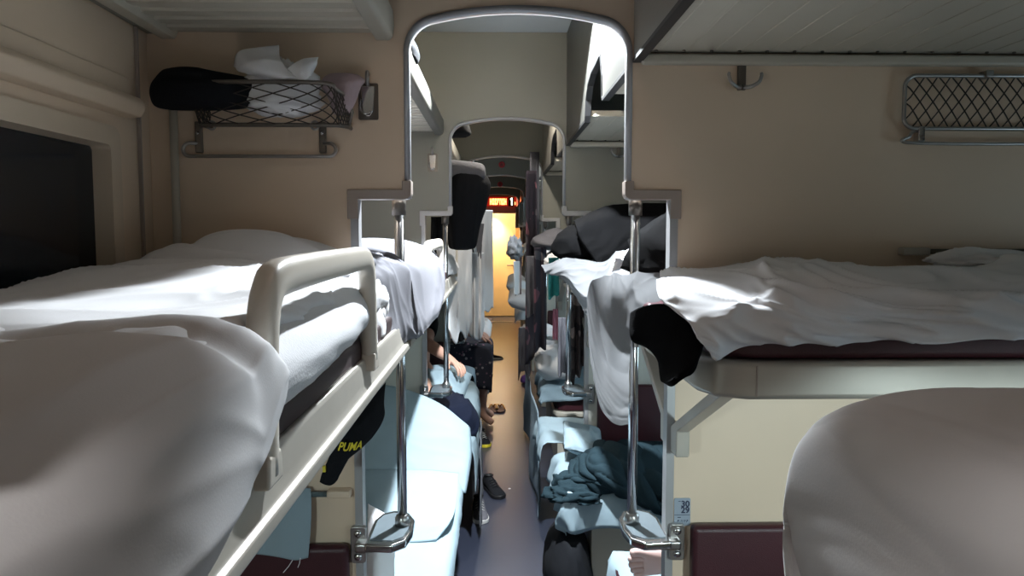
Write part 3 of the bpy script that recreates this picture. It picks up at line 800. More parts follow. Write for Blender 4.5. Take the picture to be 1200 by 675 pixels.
# small flip hook (chrome) and double hook
def flip_hook(px, py, d, label):
    c = at(px, py, d-.004); s = 1.0
    t = thing('coat_hook', label, 'coat hook', tuple(c), 'flip-down coat hooks')
    MB().prism([(c.x+a*s, c.z+b*s) for a, b in rrect(-.026, .026, -.058, .036, .004, 2)], 'y', d-.004, d-.001).build('back_plate', DSTEEL, t)
    MB().tube(crline([(c.x, d-.004, c.z+.03), (c.x, d-.016, c.z+.036), (c.x+.001, d-.022, c.z+.05), (c.x, d-.014, c.z+.062), (c.x, d-.005, c.z+.056)], 16), .0055, 8).build('peg', STEEL, t, smooth=True)
    MB().prism([(c.x+a, c.z+b) for a, b in [(-.019, .028), (.019, .028), (.014, -.036), (.006, -.05), (-.006, -.05), (-.014, -.036)]], 'y', d-.014, d-.006).build('hook_flap', CHROME, t, bevel=.003)
    MB().tube(crline([(c.x-.017, d-.012, c.z-.005), (c.x-.019, d-.022, c.z-.03), (c.x-.006, d-.028, c.z-.046), (c.x+.010, d-.026, c.z-.04)], 14), .003, 6).build('hook_wire', CHROME, t, smooth=True)
flip_hook(431.5, 114, yw, 'chrome flip-down coat hook right of the left net basket')
flip_hook(507, 188, YN[1], 'chrome flip-down coat hook on the second partition, left of the aisle')
def double_hook(px, py, d, label, sc=1):
    c = at(px, py, d)
    t = thing('double_hook', label, 'coat hook', tuple(c), 'double hooks on the right partitions')
    MB().box(c.x-.011, c.x+.011, d-.012, d-.001, c.z-.03, c.z+.036).build('hook_plate', DSTEEL, t, bevel=.003)
    for s in (-1, 1):
        MB().tube(crline([(c.x+s*.004, d-.012, c.z-.022), (c.x+s*.018, d-.026, c.z-.024), (c.x+s*.036, d-.036, c.z-.014), (c.x+s*.043, d-.036, c.z+.004), (c.x+s*.041, d-.035, c.z+.010)], 16), [.0055-.0018*i/16 for i in range(17)], 8).build('hook_arm', STEEL, t, smooth=True)
double_hook(868, 93, yw, 'double coat hook high on the right partition')
double_hook(725, 178, YN[1], 'double coat hook on the second partition, at the right arch edge')
# towel rails (end block + rod)
def towel_rail(px0, px1, py, d, right_rod, ln, label, bm_, rm):
    a, b = at(px0, py, d), at(px1, py, d)
    t = thing('towel_rail', label, 'towel rail', tuple(a), None)
    MB().box(a.x, b.x, d-.036, d-.001, a.z-.010, a.z+.010).build('end_block', bm_, t, bevel=.004)
    if right_rod: MB().tube([(b.x-.002, d-.022, a.z), (b.x+ln, d-.022, a.z)], .0075, 10).build('rod', rm, t, smooth=True)
    else: MB().tube([(a.x+.002, d-.022, a.z-.002), (a.x-ln, d-.022, a.z-.002)], .0075, 10).build('rod', rm, t, smooth=True)
towel_rail(1051, 1082, 294.5, yw, True, .45, 'dark rail with cream end block above the right upper berth', BOARD, mat('olive_rod', (.06, .055, .04), .4))
towel_rail(386, 413, 575, yw, False, .22, 'dark rail with cream end block holding the white towel', PAINT, mat('slate_rod', (.10, .14, .15), .4))
# number plate
a, b = at(790, 583.5, yw), at(808.5, 615.5, yw)
t = thing('number_plate', 'grey seat number plate reading 30 and 29 beside the right pole', 'sign', ((a.x+b.x)/2, yw, b.z))
MB().prism(rrect(a.x, b.x, b.z, a.z, .004, 4), 'y', yw-.0025, yw-.0005).build('plate', PLATE, t)
cx, cz = (a.x+b.x)/2, (a.z+b.z)/2
hz = a.z-b.z
add_text('number_text', '30', .0235, INK, t, (cx+.008, yw-.003, a.z-hz*.215))
add_text('number_text', '29', .0235, INK, t, (cx+.008, yw-.003, a.z-hz*.44))
MB().box(a.x+.001, b.x-.001, yw-.0031, yw-.0025, b.z+hz*.385, b.z+hz*.40).build('divider_line', INK, t)
mb = MB(); rnd = random.Random(2)
for (xx, w) in ((-.0145, .006), (-.004, .0025), (.0005, .0025), (.0055, .0035), (.0115, .0045)):
    mb.prism([(cx+xx, b.z+hz*.12), (cx+xx+w*.35, b.z+hz*.12), (cx+xx+w*.35, b.z+hz*.17), (cx+xx+w, b.z+hz*.17), (cx+xx+w, b.z+hz*.205), (cx+xx+w*.3, b.z+hz*.215)], 'y', yw-.0031, yw-.0025)
mb.build('small_print', INK, t)
mb = MB(); mb.box(cx-.013, cx-.004, yw-.0031, yw-.0025, b.z+hz*.29, b.z+hz*.315); mb.box(cx-.011, cx-.005, yw-.0031, yw-.0025, a.z-hz*.12, a.z-hz*.10); mb.build('small_print', INK, t)
# ================================================================== NEAR LEFT BERTH: bedding
# mattress rolled out with a sheet, side bulging under the guard rail
ZM = 1.462
rows = []
for y, top, bul in ((.55, 1.540, .226), (.80, 1.545, .226), (1.0, 1.548, .228), (1.2, 1.552, .234), (1.38, 1.562, .240), (1.50, 1.566, .246), (1.58, 1.56, .262), (1.75, 1.555, .266), (1.95, 1.555, .268)):
    rows.append([(-.30, y, ZM+.002), (-bul-.018, y, ZM+.006), (-bul, y, ZM+.03), (-bul-.004, y, (ZM+top)/2+.012), (-bul-.035, y, top-.006), (-.33, y, top+.004), (-.5, y, top+.0), (-.7, y, top-.008), (-.86, y, top-.02), (-.872, y, ZM+.03)])
tag(patch('mattress', MATT, rows, 50, 70, .006, 3, 7, .4, .9), 'white covered mattress bulging below the nearest guard rail', 'mattress')
# top sheet, lit, laid over the mattress
rows = []
for y, top, ed in ((.52, 1.552, .255), (.75, 1.556, .252), (.95, 1.553, .262), (1.15, 1.552, .272), (1.35, 1.565, .285), (1.52, 1.585, .30), (1.70, 1.575, .30)):
    rows.append([(-ed+.004, y, top-.028), (-ed-.012, y, top+.003), (-ed-.06, y, top+.012), (-.42, y, top+.004), (-.55, y, top+.010), (-.70, y, top+.0), (-.84, y, top-.004), (-.868, y, top-.03)])
tag(patch('bed_sheet', SHEET, rows, 110, 110, .015, 12, 7.5, .35, 1.1), 'rumpled white sheet on the nearest left upper berth', 'bed sheet')
# rumpled blanket bundle at the far end
rows = []
for px_off, y in ((0, 1.50), (1, 1.60), (2, 1.72), (3, 1.84), (4, 1.93), (5, 1.972)):
    h = [.012, .045, .075, .085, .07, .0][px_off]
    rows.append([(-.865, y, 1.575+h*.15), (-.80, y, 1.575+h*.35), (-.72, y, 1.57+h*.75), (-.62, y, 1.567+h*1.0), (-.50, y, 1.565+h*.95), (-.40, y, 1.56+h*.65), (-.325, y, 1.555+h*.35), (-.285, y, 1.54+h*.1), (-.268, y, 1.475), (-.262, y, 1.425)])
tag(patch('rolled_duvet', SHEET, rows, 90, 120, .026, 5, 8, .5, .5), 'white duvet bunched up at the far end of the nearest left berth', 'duvet')
# big duvet in the foreground, draped over the berth edge
rows = []
for y, top, ed, lo in ((.235, 1.52, .205, 1.36), (.34, 1.535, .204, 1.37), (.45, 1.555, .204, 1.39), (.56, 1.566, .204, 1.405), (.62, 1.566, .205, 1.425), (.655, 1.556, .206, 1.44), (.70, 1.572, .207, 1.46), (.735, 1.560, .210, 1.48), (.755, 1.54, .222, 1.475), (.762, 1.50, .24, 1.47)):
    rows.append([(-ed-.018, y, lo), (-ed-.003, y, lo+(top-lo)*.25), (-ed-.001, y, lo+(top-lo)*.55), (-ed-.010, y, top-.028), (-ed-.035, y, top-.006), (-ed-.085, y, top+.004), (-.38, y, top+.002), (-.50, y, top-.012), (-.64, y, top-.004), (-.78, y, top-.014), (-.872, y, top-.03)])
tag(patch('duvet', SHEET, rows, 120, 120, .008, 8, 5.0, .35, 1.3, solid=.006), 'big white duvet in the left foreground hanging over the berth edge', 'duvet')
tag(pillow('pillow', SHEET, (-.535, .66, 1.535), (.20, .18, .11), (0, 0, .15), 6), 'edge of a white pillow at the far left foreground', 'pillow')
# ================================================================== NEAR RIGHT MOUND
rows = []
for y, k in ((.16, .98), (.30, 1.0), (.43, 1.0), (.52, .97), (.566, .90), (.584, .78), (.590, .5), (.588, .25), (.582, .0)):
    f = k; zt_ = 1.553; lo = 1.37
    rows.append([(.256-.004*f, y, lo), (.240, y, lo+.05*min(1, f*2)), (.2375, y, lo+(zt_-lo)*.60*f), (.244, y, lo+(zt_-lo)*.80*f), (.268, y, lo+(zt_-lo)*.92*f), (.315, y, lo+(zt_-lo)*.975*f), (.40, y, lo+(zt_-lo)*.99*f), (.60, y, lo+(zt_-lo)*1.0*f), (1.0, y, lo+(zt_-lo)*1.01*f), (1.6, y, lo+(zt_-lo)*f)])
tag(patch('duvet', SHEET, rows, 80, 120, .004, 15, 3.0, .4, 1.2, solid=.006), 'big white duvet heaped at the lower right foreground', 'duvet')
# ================================================================== RIGHT UPPER BERTH OF THE FIRST BAY
y1 = YN[0]-.006; y0 = y1-.60
# dark blanket under the sheet, its corner hanging over the aisle end
rows = [[at(742, 368, 1.62), at(752, 360, 1.56), at(775, 356, 1.50), at(806, 362, 1.44), at(826, 374, 1.42)],
        [at(741, 384, 1.60), at(755, 381, 1.55), at(778, 380, 1.49), at(806, 384, 1.43), at(824, 396, 1.405)],
        [at(742, 396, 1.58), at(758, 399, 1.54), at(780, 404, 1.48), at(803, 410, 1.42), at(820, 416, 1.40)],
        [at(752, 401, 1.57), at(764, 409, 1.53), at(782, 424, 1.47), at(800, 430, 1.41), at(813, 432, 1.39)],
        [at(766, 405, 1.56), at(772, 416, 1.52), at(781, 438, 1.46), at(792, 443, 1.40), at(802, 438, 1.385)],
        [at(775, 408, 1.56), at(776, 424, 1.51), at(777, 447, 1.46), at(786, 450, 1.40), at(793, 444, 1.385)]]
tag(patch('blanket', DKBL, rows, 40, 40, .004, 3, 9, .4, .5, solid=.012), 'charcoal blanket corner hanging off the nearest right upper berth', 'blanket')
# rumpled sheet over the mattress: control points picked across the berth (front hem -> back)
def srow(px, hem, front, mid, back):
    return [at(px, hem, 1.398), at(px+2, hem-(hem-front)*.45, 1.388), at(px+4, front+6, 1.40), at(px+6, front-6, 1.45), at(px+2, mid, 1.60), at(px, back, 1.80), at(px, back-2, 1.965)]
rows = [
 [at(838, 424, 1.37), at(818, 402, 1.38), at(806, 378, 1.40), at(775, 352, 1.46), at(770, 336, 1.60), at(772, 322, 1.80), at(776, 318, 1.96)],
 [at(848, 418, 1.385), at(834, 392, 1.385), at(826, 366, 1.40), at(806, 346, 1.46), at(800, 330, 1.60), at(800, 319, 1.80), at(800, 316, 1.96)],
 srow(872, 408, 358, 326, 316), srow(905, 400, 352, 322, 312), srow(950, 400, 352, 322, 313), srow(1000, 403, 350, 324, 316),
 srow(1050, 399, 352, 326, 318), srow(1100, 402, 350, 325, 317), srow(1150, 397, 346, 322, 313), srow(1210, 396, 340, 318, 305), srow(1300, 395, 338, 318, 305), srow(1420, 395, 338, 318, 305)]
tag(patch('bed_sheet', GREYCL if 0 else SHEET, rows, 170, 90, .030, 21, 7.5, .25, .95), 'rumpled white sheet on the nearest right upper berth, hem above the maroon pad', 'bed sheet')
# sheet flowing across the pole and hanging into the aisle
rows = [
 [at(860, 318, 1.90), at(850, 326, 1.80), at(842, 334, 1.70), at(835, 342, 1.60), at(828, 350, 1.52)],
 [at(800, 317, 1.93), at(795, 325, 1.86), at(790, 333, 1.76), at(783, 343, 1.64), at(776, 351, 1.54)],
 [at(765, 318, 1.96), at(760, 330, 1.93), at(757, 342, 1.86), at(754, 352, 1.74), at(757, 360, 1.60)],
 [at(735, 320, 2.06), at(738, 336, 1.97), at(740, 350, 1.93), at(741, 364, 1.88), at(746, 378, 1.80)],
 [at(716, 322, 2.10), at(722, 345, 2.0), at(728, 366, 1.965), at(735, 382, 1.95), at(741, 398, 1.93)],
 [at(694, 330, 2.10), at(706, 372, 2.04), at(718, 398, 2.01), at(728, 412, 1.99), at(739, 420, 1.985)],
 [at(688, 350, 2.08), at(702, 405, 2.04), at(715, 432, 2.03), at(727, 444, 2.02), at(738, 450, 2.01)],
 [at(690, 400, 2.06), at(701, 445, 2.05), at(714, 468, 2.04), at(726, 478, 2.03), at(737, 478, 2.02)],
 [at(694, 445, 2.06), at(703, 476, 2.05), at(715, 492, 2.04), at(726, 498, 2.03), at(736, 497, 2.02)]]
tag(patch('hanging_sheet', THIN, rows, 100, 70, .014, 9, 9, .3, .2, solid=0), 'white sheet trailing around the right pole down into the aisle', 'bed sheet')
# small clear-ish film bundle / towel at the back right of the berth
tag(clump('folded_towel', SHEET, at(1150, 312, 1.86), (.26, .14, .05), 4, .25), 'small white towel bundle at the back of the nearest right upper berth', 'towel')
# ================================================================== LEFT BASKET CONTENT
bz = zb+.012
c = at(215, 128, 1.86)
def bsec(px0, px1, py, d, ry):
    a, b = at(px0, py, d), at(px1, py, d); return ((a.x+b.x)/2, d, a.z, (b.x-a.x)/2, ry)
tag(shell('cloth_bag', BLACK, [bsec(200, 260, 129, 1.91, .01), bsec(182, 290, 125, 1.91, .03), bsec(175, 302, 113, 1.905, .045), bsec(175, 304, 101, 1.905, .048), bsec(180, 296, 92, 1.91, .04), bsec(190, 250, 83, 1.91, .03), bsec(205, 232, 79, 1.91, .01)], 40, 3, .05, 3),
    'black cloth bag lying half over the left end of the net basket', 'bag')
tag(clump('folded_clothing', SHEET, (at(330, 130, 1.92).x, 1.925, bz+.004), (.20, .09, .165), 9, .22, 2.6), 'white clothing bundle inside the left net basket', 'clothing')
rows = [[at(277, 78, 1.93), at(281, 62, 1.90), at(300, 57, 1.90), at(327, 54, 1.92)],
        [at(281, 82, 1.91), at(290, 72, 1.88), at(308, 68, 1.88), at(328, 70, 1.90)],
        [at(292, 85, 1.90), at(303, 81, 1.87), at(315, 77, 1.87), at(334, 80, 1.88)],
        [at(310, 95, 1.90), at(318, 91, 1.88), at(334, 92, 1.87), at(352, 94, 1.87)]]
tag(patch('draped_cloth', SHEET, rows, 30, 30, .006, 2, 9, .6, .3, solid=.012), 'larger piece of white cloth flopping over the top of the left net basket', 'cloth')
rows = [[at(326, 93, 1.90), at(342, 78, 1.88), at(356, 71, 1.88), at(373, 68, 1.90)],
        [at(338, 96, 1.89), at(350, 86, 1.87), at(360, 79, 1.87), at(370, 74, 1.89)],
        [at(355, 99, 1.89), at(358, 94, 1.87), at(362, 90, 1.87), at(364, 86, 1.89)]]
tag(patch('draped_cloth', SHEET, rows, 24, 24, .004, 5, 9, .6, .3, solid=.010), 'pointed corner of white cloth above the left net basket', 'cloth')
c = at(408, 112, 1.93)
tag(shell('hanging_cloth', PINKCL, [bsec(396, 402, 135, 1.95, .01), bsec(390, 409, 132, 1.95, .02), bsec(386, 416, 118, 1.945, .025), bsec(378, 421, 103, 1.945, .028), bsec(378, 426, 94, 1.95, .025), bsec(384, 420, 88, 1.955, .02), bsec(392, 410, 86, 1.955, .008)], 32, 6, .06, 4), 'dusty pink cloth bundle between the left net basket and the chrome hook', 'cloth')
# ================================================================== LEFT LOWER AREA OF FIRST BAY
# black cap-like garment with yellow lettering hanging under the berth edge
rows = [[at(400, 505, 1.78), at(416, 490, 1.80), at(434, 470, 1.84), at(452, 448, 1.88)],
        [at(396, 512, 1.74), at(414, 504, 1.76), at(434, 488, 1.80), at(449, 470, 1.85)],
        [at(393, 521, 1.73), at(410, 521, 1.74), at(430, 510, 1.78), at(448, 490, 1.83)],
        [at(390, 527, 1.73), at(404, 530, 1.73), at(416, 527, 1.76), at(436, 510, 1.80)],
        [at(384, 540, 1.73), at(394, 542, 1.73), at(403, 540, 1.745), at(409, 533, 1.76)],
        [at(378, 556, 1.735), at(385, 558, 1.73), at(392, 558, 1.74), at(398, 553, 1.75)],
        [at(376, 564, 1.74), at(382, 567, 1.735), at(388, 567, 1.74), at(392, 562, 1.745)]]
gm = patch('hanging_garment', BLACK, rows, 50, 40, .003, 2, 8, .4, .4, solid=.010)
tag(gm, 'black garment with yellow lettering hanging under the left berth edge', 'garment')
def wp(x, y, z):
    u = (x/.075+.5)                                   # along the lettering
    base = at(397.0+u*30, 521.5+2.2*math.sin(u*PI)-u*2.5, 1.715+u*.03)
    return base+Vector((y*.35, -.012-z, y*1.05))
add_text('lettering', 'PUMA', .026, YEL, gm, (0, 0, 0), warp=wp)
q0, q1 = at(379, 545, 1.725), at(382.5, 552, 1.725)
MB().box(q0.x, q1.x, 1.716, 1.722, q1.z, q0.z).build('yellow_tab', YEL, gm)
# white towel on the rail
a0, b0 = at(314, 577, 1.95), at(366, 574, 1.97)
mb_r = [[at(364, 572, 1.975), at(352, 571, 1.965), at(335, 571, 1.955), at(318, 572, 1.95), at(296, 574, 1.95)],
        [at(365, 585, 1.96), at(352, 588, 1.95), at(335, 590, 1.945), at(318, 590, 1.945), at(296, 590, 1.945)],
        [at(364, 618, 1.95), at(350, 622, 1.94), at(333, 625, 1.935), at(316, 622, 1.94), at(294, 620, 1.94)],
        [at(361, 653, 1.945), at(346, 656, 1.935), at(331, 653, 1.93), at(313, 650, 1.935), at(292, 648, 1.935)]]
tw = patch('towel', SHEETB, mb_r, 40, 40, .005, 4, 7, .3, 0, solid=.006)
tag(tw, 'bluish white towel hanging from the rail below the left berth', 'towel')
mb = MB()
for (p, q, r_) in (((343, 656), (338, 664), (332, 671)), ((352, 654), (351, 660), (349, 665))):
    mb.tube([at(*p, 1.93), at(*q, 1.93), at(*r_, 1.93)], .0012, 5)
mb.build('loose_thread', SHEET, tw)
# ================================================================== SECOND BAY, LEFT LOWER BERTH
rows = []
for y, e in ((2.04, .155), (2.3, .152), (2.6, .150), (2.9, .152), (3.2, .150), (3.6, .15), (3.86, .155)):
    rows.append([(-e-.03, y, .405), (-e-.012, y, .44), (-e, y, .49), (-e-.012, y, .535), (-e-.06, y, .552), (-.32, y, .557), (-.48, y, .555), (-.66, y, .557), (-.86, y, .55)])
tag(patch('bed_sheet', SHEETB, rows, 80, 60, .008, 31, 4, .4, .3), 'smooth white sheet on the second lower side berth', 'bed sheet')
rows = [[(-.215, 2.62, .56), (-.30, 2.60, .562), (-.45, 2.60, .564), (-.62, 2.62, .562)],
        [(-.165, 2.75, .588), (-.29, 2.74, .60), (-.45, 2.73, .605), (-.64, 2.74, .60)],
        [(-.158, 3.0, .592), (-.29, 3.0, .606), (-.45, 3.0, .61), (-.66, 3.0, .605)],
        [(-.165, 3.28, .590), (-.29, 3.28, .605), (-.45, 3.28, .61), (-.66, 3.28, .605)]]
tag(patch('folded_sheet', SHEETB, rows, 50, 50, .006, 33, 4, .4, .8, solid=.008), 'folded white sheet lying below the big pillow on the second side berth', 'bed sheet')
# big pillow leaning on the second partition
def pil(c, size, rot, seed, m, label, amp=.01, name='pillow'): return tag(pillow(name, m, c, size, rot, seed, amp), label, 'pillow')
def pillow_patch(name, m, ctrl, th, seed=1, amp=.008, n=40, p=2.4):
    rows = [crline(r, n) for r in ctrl]
    G = [list(r) for r in zip(*[crline([rows[i][j] for i in range(len(rows))], n) for j in range(n+1)])]
    mb = MB()
    for sg in (1, -1):
        H = []
        for i in range(n+1):
            row = []
            for j in range(n+1):
                a_ = G[min(i+1, n)][j]-G[max(i-1, 0)][j]; b_ = G[i][min(j+1, n)]-G[i][max(j-1, 0)]
                nn = a_.cross(b_).normalized(); u, v = 2*i/n-1, 2*j/n-1
                h = (max(0, 1-abs(u)**p)*max(0, 1-abs(v)**p))**.5
                row.append(G[i][j]+nn*sg*(th*h+amp*wrinkle(i*.012, j*.012, seed+sg, 7, .4, .5)*min(1, h*2)))
            H.append(row)
        mb.grid(H)
    bmesh.ops.remove_doubles(mb.bm, verts=mb.bm.verts, dist=.002)
    return mb.build(name, m, None, smooth=True)
tag(pillow_patch('pillow', SHEETB, [[at(405, 452, 3.74), at(450, 451, 3.74), at(490, 461, 3.70), at(522, 478, 3.66), at(551, 500, 3.58)],
    [at(402, 495, 3.60), at(450, 500, 3.58), at(490, 505, 3.55), at(522, 515, 3.52), at(553, 530, 3.47)],
    [at(402, 535, 3.44), at(450, 540, 3.43), at(490, 545, 3.41), at(522, 548, 3.40), at(550, 555, 3.36)],
    [at(405, 566, 3.30), at(450, 574, 3.29), at(490, 577, 3.28), at(522, 578, 3.27), at(546, 578, 3.26)]], .075, 4, .008), 'big white pillow leaning on the second partition above the left lower berth', 'pillow')
# crumpled white end by the pole
rows = [[at(431, 592, 2.25), at(448, 600, 2.22), at(466, 612, 2.25)], [at(431, 604, 2.16), at(448, 612, 2.14), at(466, 625, 2.18)], [at(430, 640, 2.10), at(444, 650, 2.08), at(462, 655, 2.12)], [at(428, 690, 2.10), at(442, 700, 2.08), at(460, 700, 2.12)]]
tag(patch('hanging_cloth', SHEET, rows, 30, 30, .008, 6, 8, .4, .4), 'crumpled white cloth behind the left folding step', 'cloth')
# dark blanket hanging below the berth + luggage in shadow under it
tag(hang('hanging_blanket', mat('grey_blanket', (.16, .17, .19), .9, var=.1), (-.085, 3.95, .50), (-.095, 4.62, .50), .44, (1, 0, 0), 1.5, .012, 1.0, 4, 30, 30, .03), 'grey blanket edge hanging to the floor from the third side berth', 'blanket')
for i, (x, y, sx, sy, sz, lab) in enumerate(((-.36, 2.55, .26, .52, .34, 'black travel bag under the second left side berth, near end'), (-.40, 3.2, .3, .46, .30, 'black travel bag under the second left side berth, far end'))):
    o = tag(clump('travel_bag', BLACK, (x, y, .002), (sx, sy, sz), 20+i, .08, 1.5), lab, 'bag')
    MB().tube(crline([(x+.05, y-.1, sz*.62), (x+.05, y-.05, sz*.62+.05), (x+.05, y+.05, sz*.62+.05), (x+.05, y+.1, sz*.62)], 14), .008, 8).build('bag_handle', BLACKP, o, smooth=True)
def at3(px, py, d): return at(px, py, d+.17)
def at2(px, py, d): return at(px, py, d+.10)
# ================================================================== LEFT UPPER, FURTHER BAYS
rows = []
for y, e in ((1.66, .285), (1.78, .272), (1.87, .258), (1.93, .248), (1.982, .238), (2.036, .228)):
    rows.append([(-e+.004, y, 1.372), (-e+.006, y, 1.40), (-e, y, 1.46), (-e-.01, y, 1.545), (-e-.03, y, 1.575), (-.300, y, 1.59), (-.325, y, 1.598), (-.345, y, 1.60), (-.357, y, 1.60)])
for y, top, e, lo in ((2.06, 1.605, .226, 1.368), (2.25, 1.62, .218, 1.362), (2.5, 1.62, .212, 1.36), (2.75, 1.615, .210, 1.362), (2.95, 1.60, .212, 1.385), (3.2, 1.59, .225, 1.425), (3.5, 1.585, .25, 1.44), (3.84, 1.57, .27, 1.45)):
    rows.append([(-e+.002, y, lo), (-e+.006, y, lo+.03), (-e, y, lo+.09), (-e-.012, y, top-.06), (-e-.05, y, top-.012), (-.33, y, top+.01), (-.45, y, top+.012), (-.65, y, top), (-.86, y, top-.03)])
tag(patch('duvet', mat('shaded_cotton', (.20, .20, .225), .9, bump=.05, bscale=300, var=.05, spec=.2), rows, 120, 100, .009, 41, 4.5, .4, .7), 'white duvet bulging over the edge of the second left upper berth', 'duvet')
for k in (2, 3, 4):
    ya = YN[0]+L*(k-1)+.06
    rows = []
    for i in range(7):
        y = ya+(L-.14)*i/6
        e = .25+.02*math.sin(i*2.1+k); top = 1.56+.03*math.sin(i*1.7+k)
        rows.append([(-e, y, 1.43), (-e, y, top-.05), (-e-.05, y, top), (-.5, y, top+.01), (-.86, y, top-.02)])
    tag(patch('bed_sheet', SHEET if k < 4 else GREYCL, rows, 40, 40, .016, 50+k, 5, .5, .7), 'white bedding on the %s left upper berth' % ORD[k], 'bed sheet', 'bedding on the far left upper berths')
# hanging grey-white sheets in the third / fourth bay (left)
def hg(name, label, cat, m, px0, px1, py0, py1, d, d2=None, group=None, **kw):
    d2 = d2 or d
    a, b = at(px0, py0, d), at(px1, py0, d2)
    ln = at(px0, py0, d).z-at(px0, py1, d).z
    return tag(hang(name, m, a, b, ln, **kw), label, cat, group)
hg('hanging_sheet', 'large grey white sheet trailing off the third left upper berth', 'bed sheet', SHEET, 524, 553, 288, 386, 4.35, 4.9, folds=2.6, depth=.045, seed=3, hem=.20, flare=.95)
hg('hanging_sheet', 'crumpled white sheet hanging beside the large grey white one on the left', 'bed sheet', SHEET, 546, 567, 296, 388, 5.3, 5.7, folds=2.6, depth=.06, seed=8, hem=.22)
hg('hanging_towel', 'long pale strip of cloth hanging in front of the yellow door on the left', 'towel', SHEET, 563, 577, 246, 367, 5.9, 6.1, folds=1, depth=.012, seed=5, hem=.03, flare=1.15)
hg('hanging_cloth', 'dark cloth tip hanging over the white sheets on the left', 'cloth', GREYJ, 556, 566, 262, 300, 5.2, 5.4, folds=1, depth=.02, seed=6, hem=.2, pinch=-.2, flare=.5)
# big black coat hanging under the shelf, with a dark grey rolled mattress above it
d = 4.25
def sec(px0, px1, py, dd, ry): 
    a, b = at(px0, py, dd), at(px1, py, dd); return ((a.x+b.x)/2, dd, a.z, abs(b.x-a.x)/2, ry)
tag(shell('black_coat', BLACK, [sec(534, 548, 293, d, .02), sec(526, 558, 289, d, .06), sec(524, 562, 270, d, .10), sec(524, 567, 248, d, .11), sec(526, 571, 228, d, .11), sec(528, 572, 214, d, .10), sec(530, 566, 203, d, .06), sec(534, 556, 198, d, .02)], 48, 4, .10, 5), 'bulky black coat hanging over the left side of the aisle', 'coat')
mb = MB(); rings = []
for t_, w in ((0, .6), (.04, .9), (.1, 1), (.5, 1), (.9, 1), (.96, .9), (1, .6)):
    c = Vector((-.46, d+.03, 2.025)).lerp(Vector((-.055, d+.02, 1.985)), t_)
    rings.append([c+Vector((0, math.cos(a)*.09*w, math.sin(a)*.062*w*(1+.10*math.sin(3*a+4*t_)))) for a in [2*PI*k/28 for k in range(28)]])
mb.loft(rings)
tag(mb.build('rolled_mattress', GREYJ, None, smooth=True, sub=1), 'dark grey rolled mattress end sticking out above the black coat', 'mattress')
tag(shell('headwear', BLACK, [sec(524, 546, 161, 4.3, .03), sec(516, 552, 157, 4.3, .08), sec(515, 551, 151, 4.3, .08), sec(519, 548, 145, 4.3, .06), sec(527, 541, 142, 4.3, .02)], 28, 2, .05, 3), 'black soft hat on the third left luggage shelf near the arch corner', 'hat')
tag(shell('black_bag', BLACK, [sec(478, 489, 70, 2.5, .08), sec(477, 491, 62, 2.5, .11), sec(478, 488, 52, 2.5, .09), sec(480, 484, 47, 2.5, .03)], 28, 5, .05, 3), 'black bag on the second left luggage shelf behind the arch edge', 'bag')
hg('dark_garment', 'dark garment hanging behind the left pole of the second partition', 'garment', BLACK, 505, 524, 254, 300, 4.05, 4.05, folds=2, depth=.02, seed=2)
hg('dark_garment', 'dark jacket hanging between the second and third left poles', 'garment', BLACK, 531, 545, 322, 402, 5.1, 5.2, folds=2, depth=.02, seed=12)
t = hg('bag_strap', 'black strap bag hanging from the fourth arch on the left', 'bag', BLACK, 546, 556, 188, 214, 6.6, 6.7, folds=1, depth=.02, seed=14)
# ================================================================== RIGHT, SECOND BAY UPPER
y1 = YN[1]-.01; y0 = y1-.60
tag(drape_rect('bed_sheet', THIN, .40, 2.2, y0+.02, y1-.01, 1.535, (.14, 0, .04, 0), 80, 40, .014, 61, 5, .5, .6, R=.06, lump=.03), 'white sheet slipping off the second right upper berth into the aisle', 'bed sheet')
# folded charcoal blankets piled on it
D = 3.3
rows = [[at2(674, 262, 3.25), at2(690, 252, 3.35), at2(712, 244, 3.45), at2(745, 240, 3.5), at2(800, 240, 3.5)],
        [at2(676, 268, 3.15), at2(694, 260, 3.2), at2(716, 252, 3.25), at2(745, 250, 3.3), at2(800, 250, 3.3)],
        [at2(682, 282, 3.13), at2(700, 278, 3.16), at2(720, 270, 3.18), at2(748, 266, 3.2), at2(800, 268, 3.2)],
        [at2(691, 296, 3.12), at2(706, 294, 3.14), at2(726, 286, 3.16), at2(750, 284, 3.18), at2(800, 290, 3.2)],
        [at2(700, 310, 3.12), at2(707, 308, 3.13), at2(722, 304, 3.15), at2(748, 300, 3.17), at2(800, 305, 3.2)]]
tag(patch('folded_blanket', DKBL, rows, 40, 50, .010, 17, 5, .5, .8, solid=.02), 'folded charcoal blanket with a pale edge, flap hanging down, second right upper berth', 'blanket')
tag(clump('dark_bundle', DKBL, at(677, 306, 3.55), (.24, .42, .20), 7, .10, 1.6), 'rounded charcoal bundle beside the folded blanket on the second right upper berth', 'blanket')
tag(clump('dark_blanket', DKBL, (.74, 2.33, 1.48), (.62, .5, .34), 33, .16, 1.7), 'dark blanket heap in shadow right behind the nearest right pole', 'blanket')
rows = [[at(740, 322, 2.25), at(752, 316, 2.3), at(770, 308, 2.35), at(800, 300, 2.4)], [at(738, 312, 2.45), at(752, 302, 2.5), at(772, 302, 2.5), at(800, 296, 2.5)], [at(722, 300, 2.68), at(745, 288, 2.68), at(770, 296, 2.68), at(800, 296, 2.68)], [at(716, 316, 2.72), at(740, 312, 2.72), at(770, 320, 2.72), at(800, 320, 2.72)]]
tag(patch('white_blanket', SHEET, rows, 50, 50, .016, 3, 7, .5, .3), 'crumpled white blanket in the gap between the right pole and partition', 'blanket')
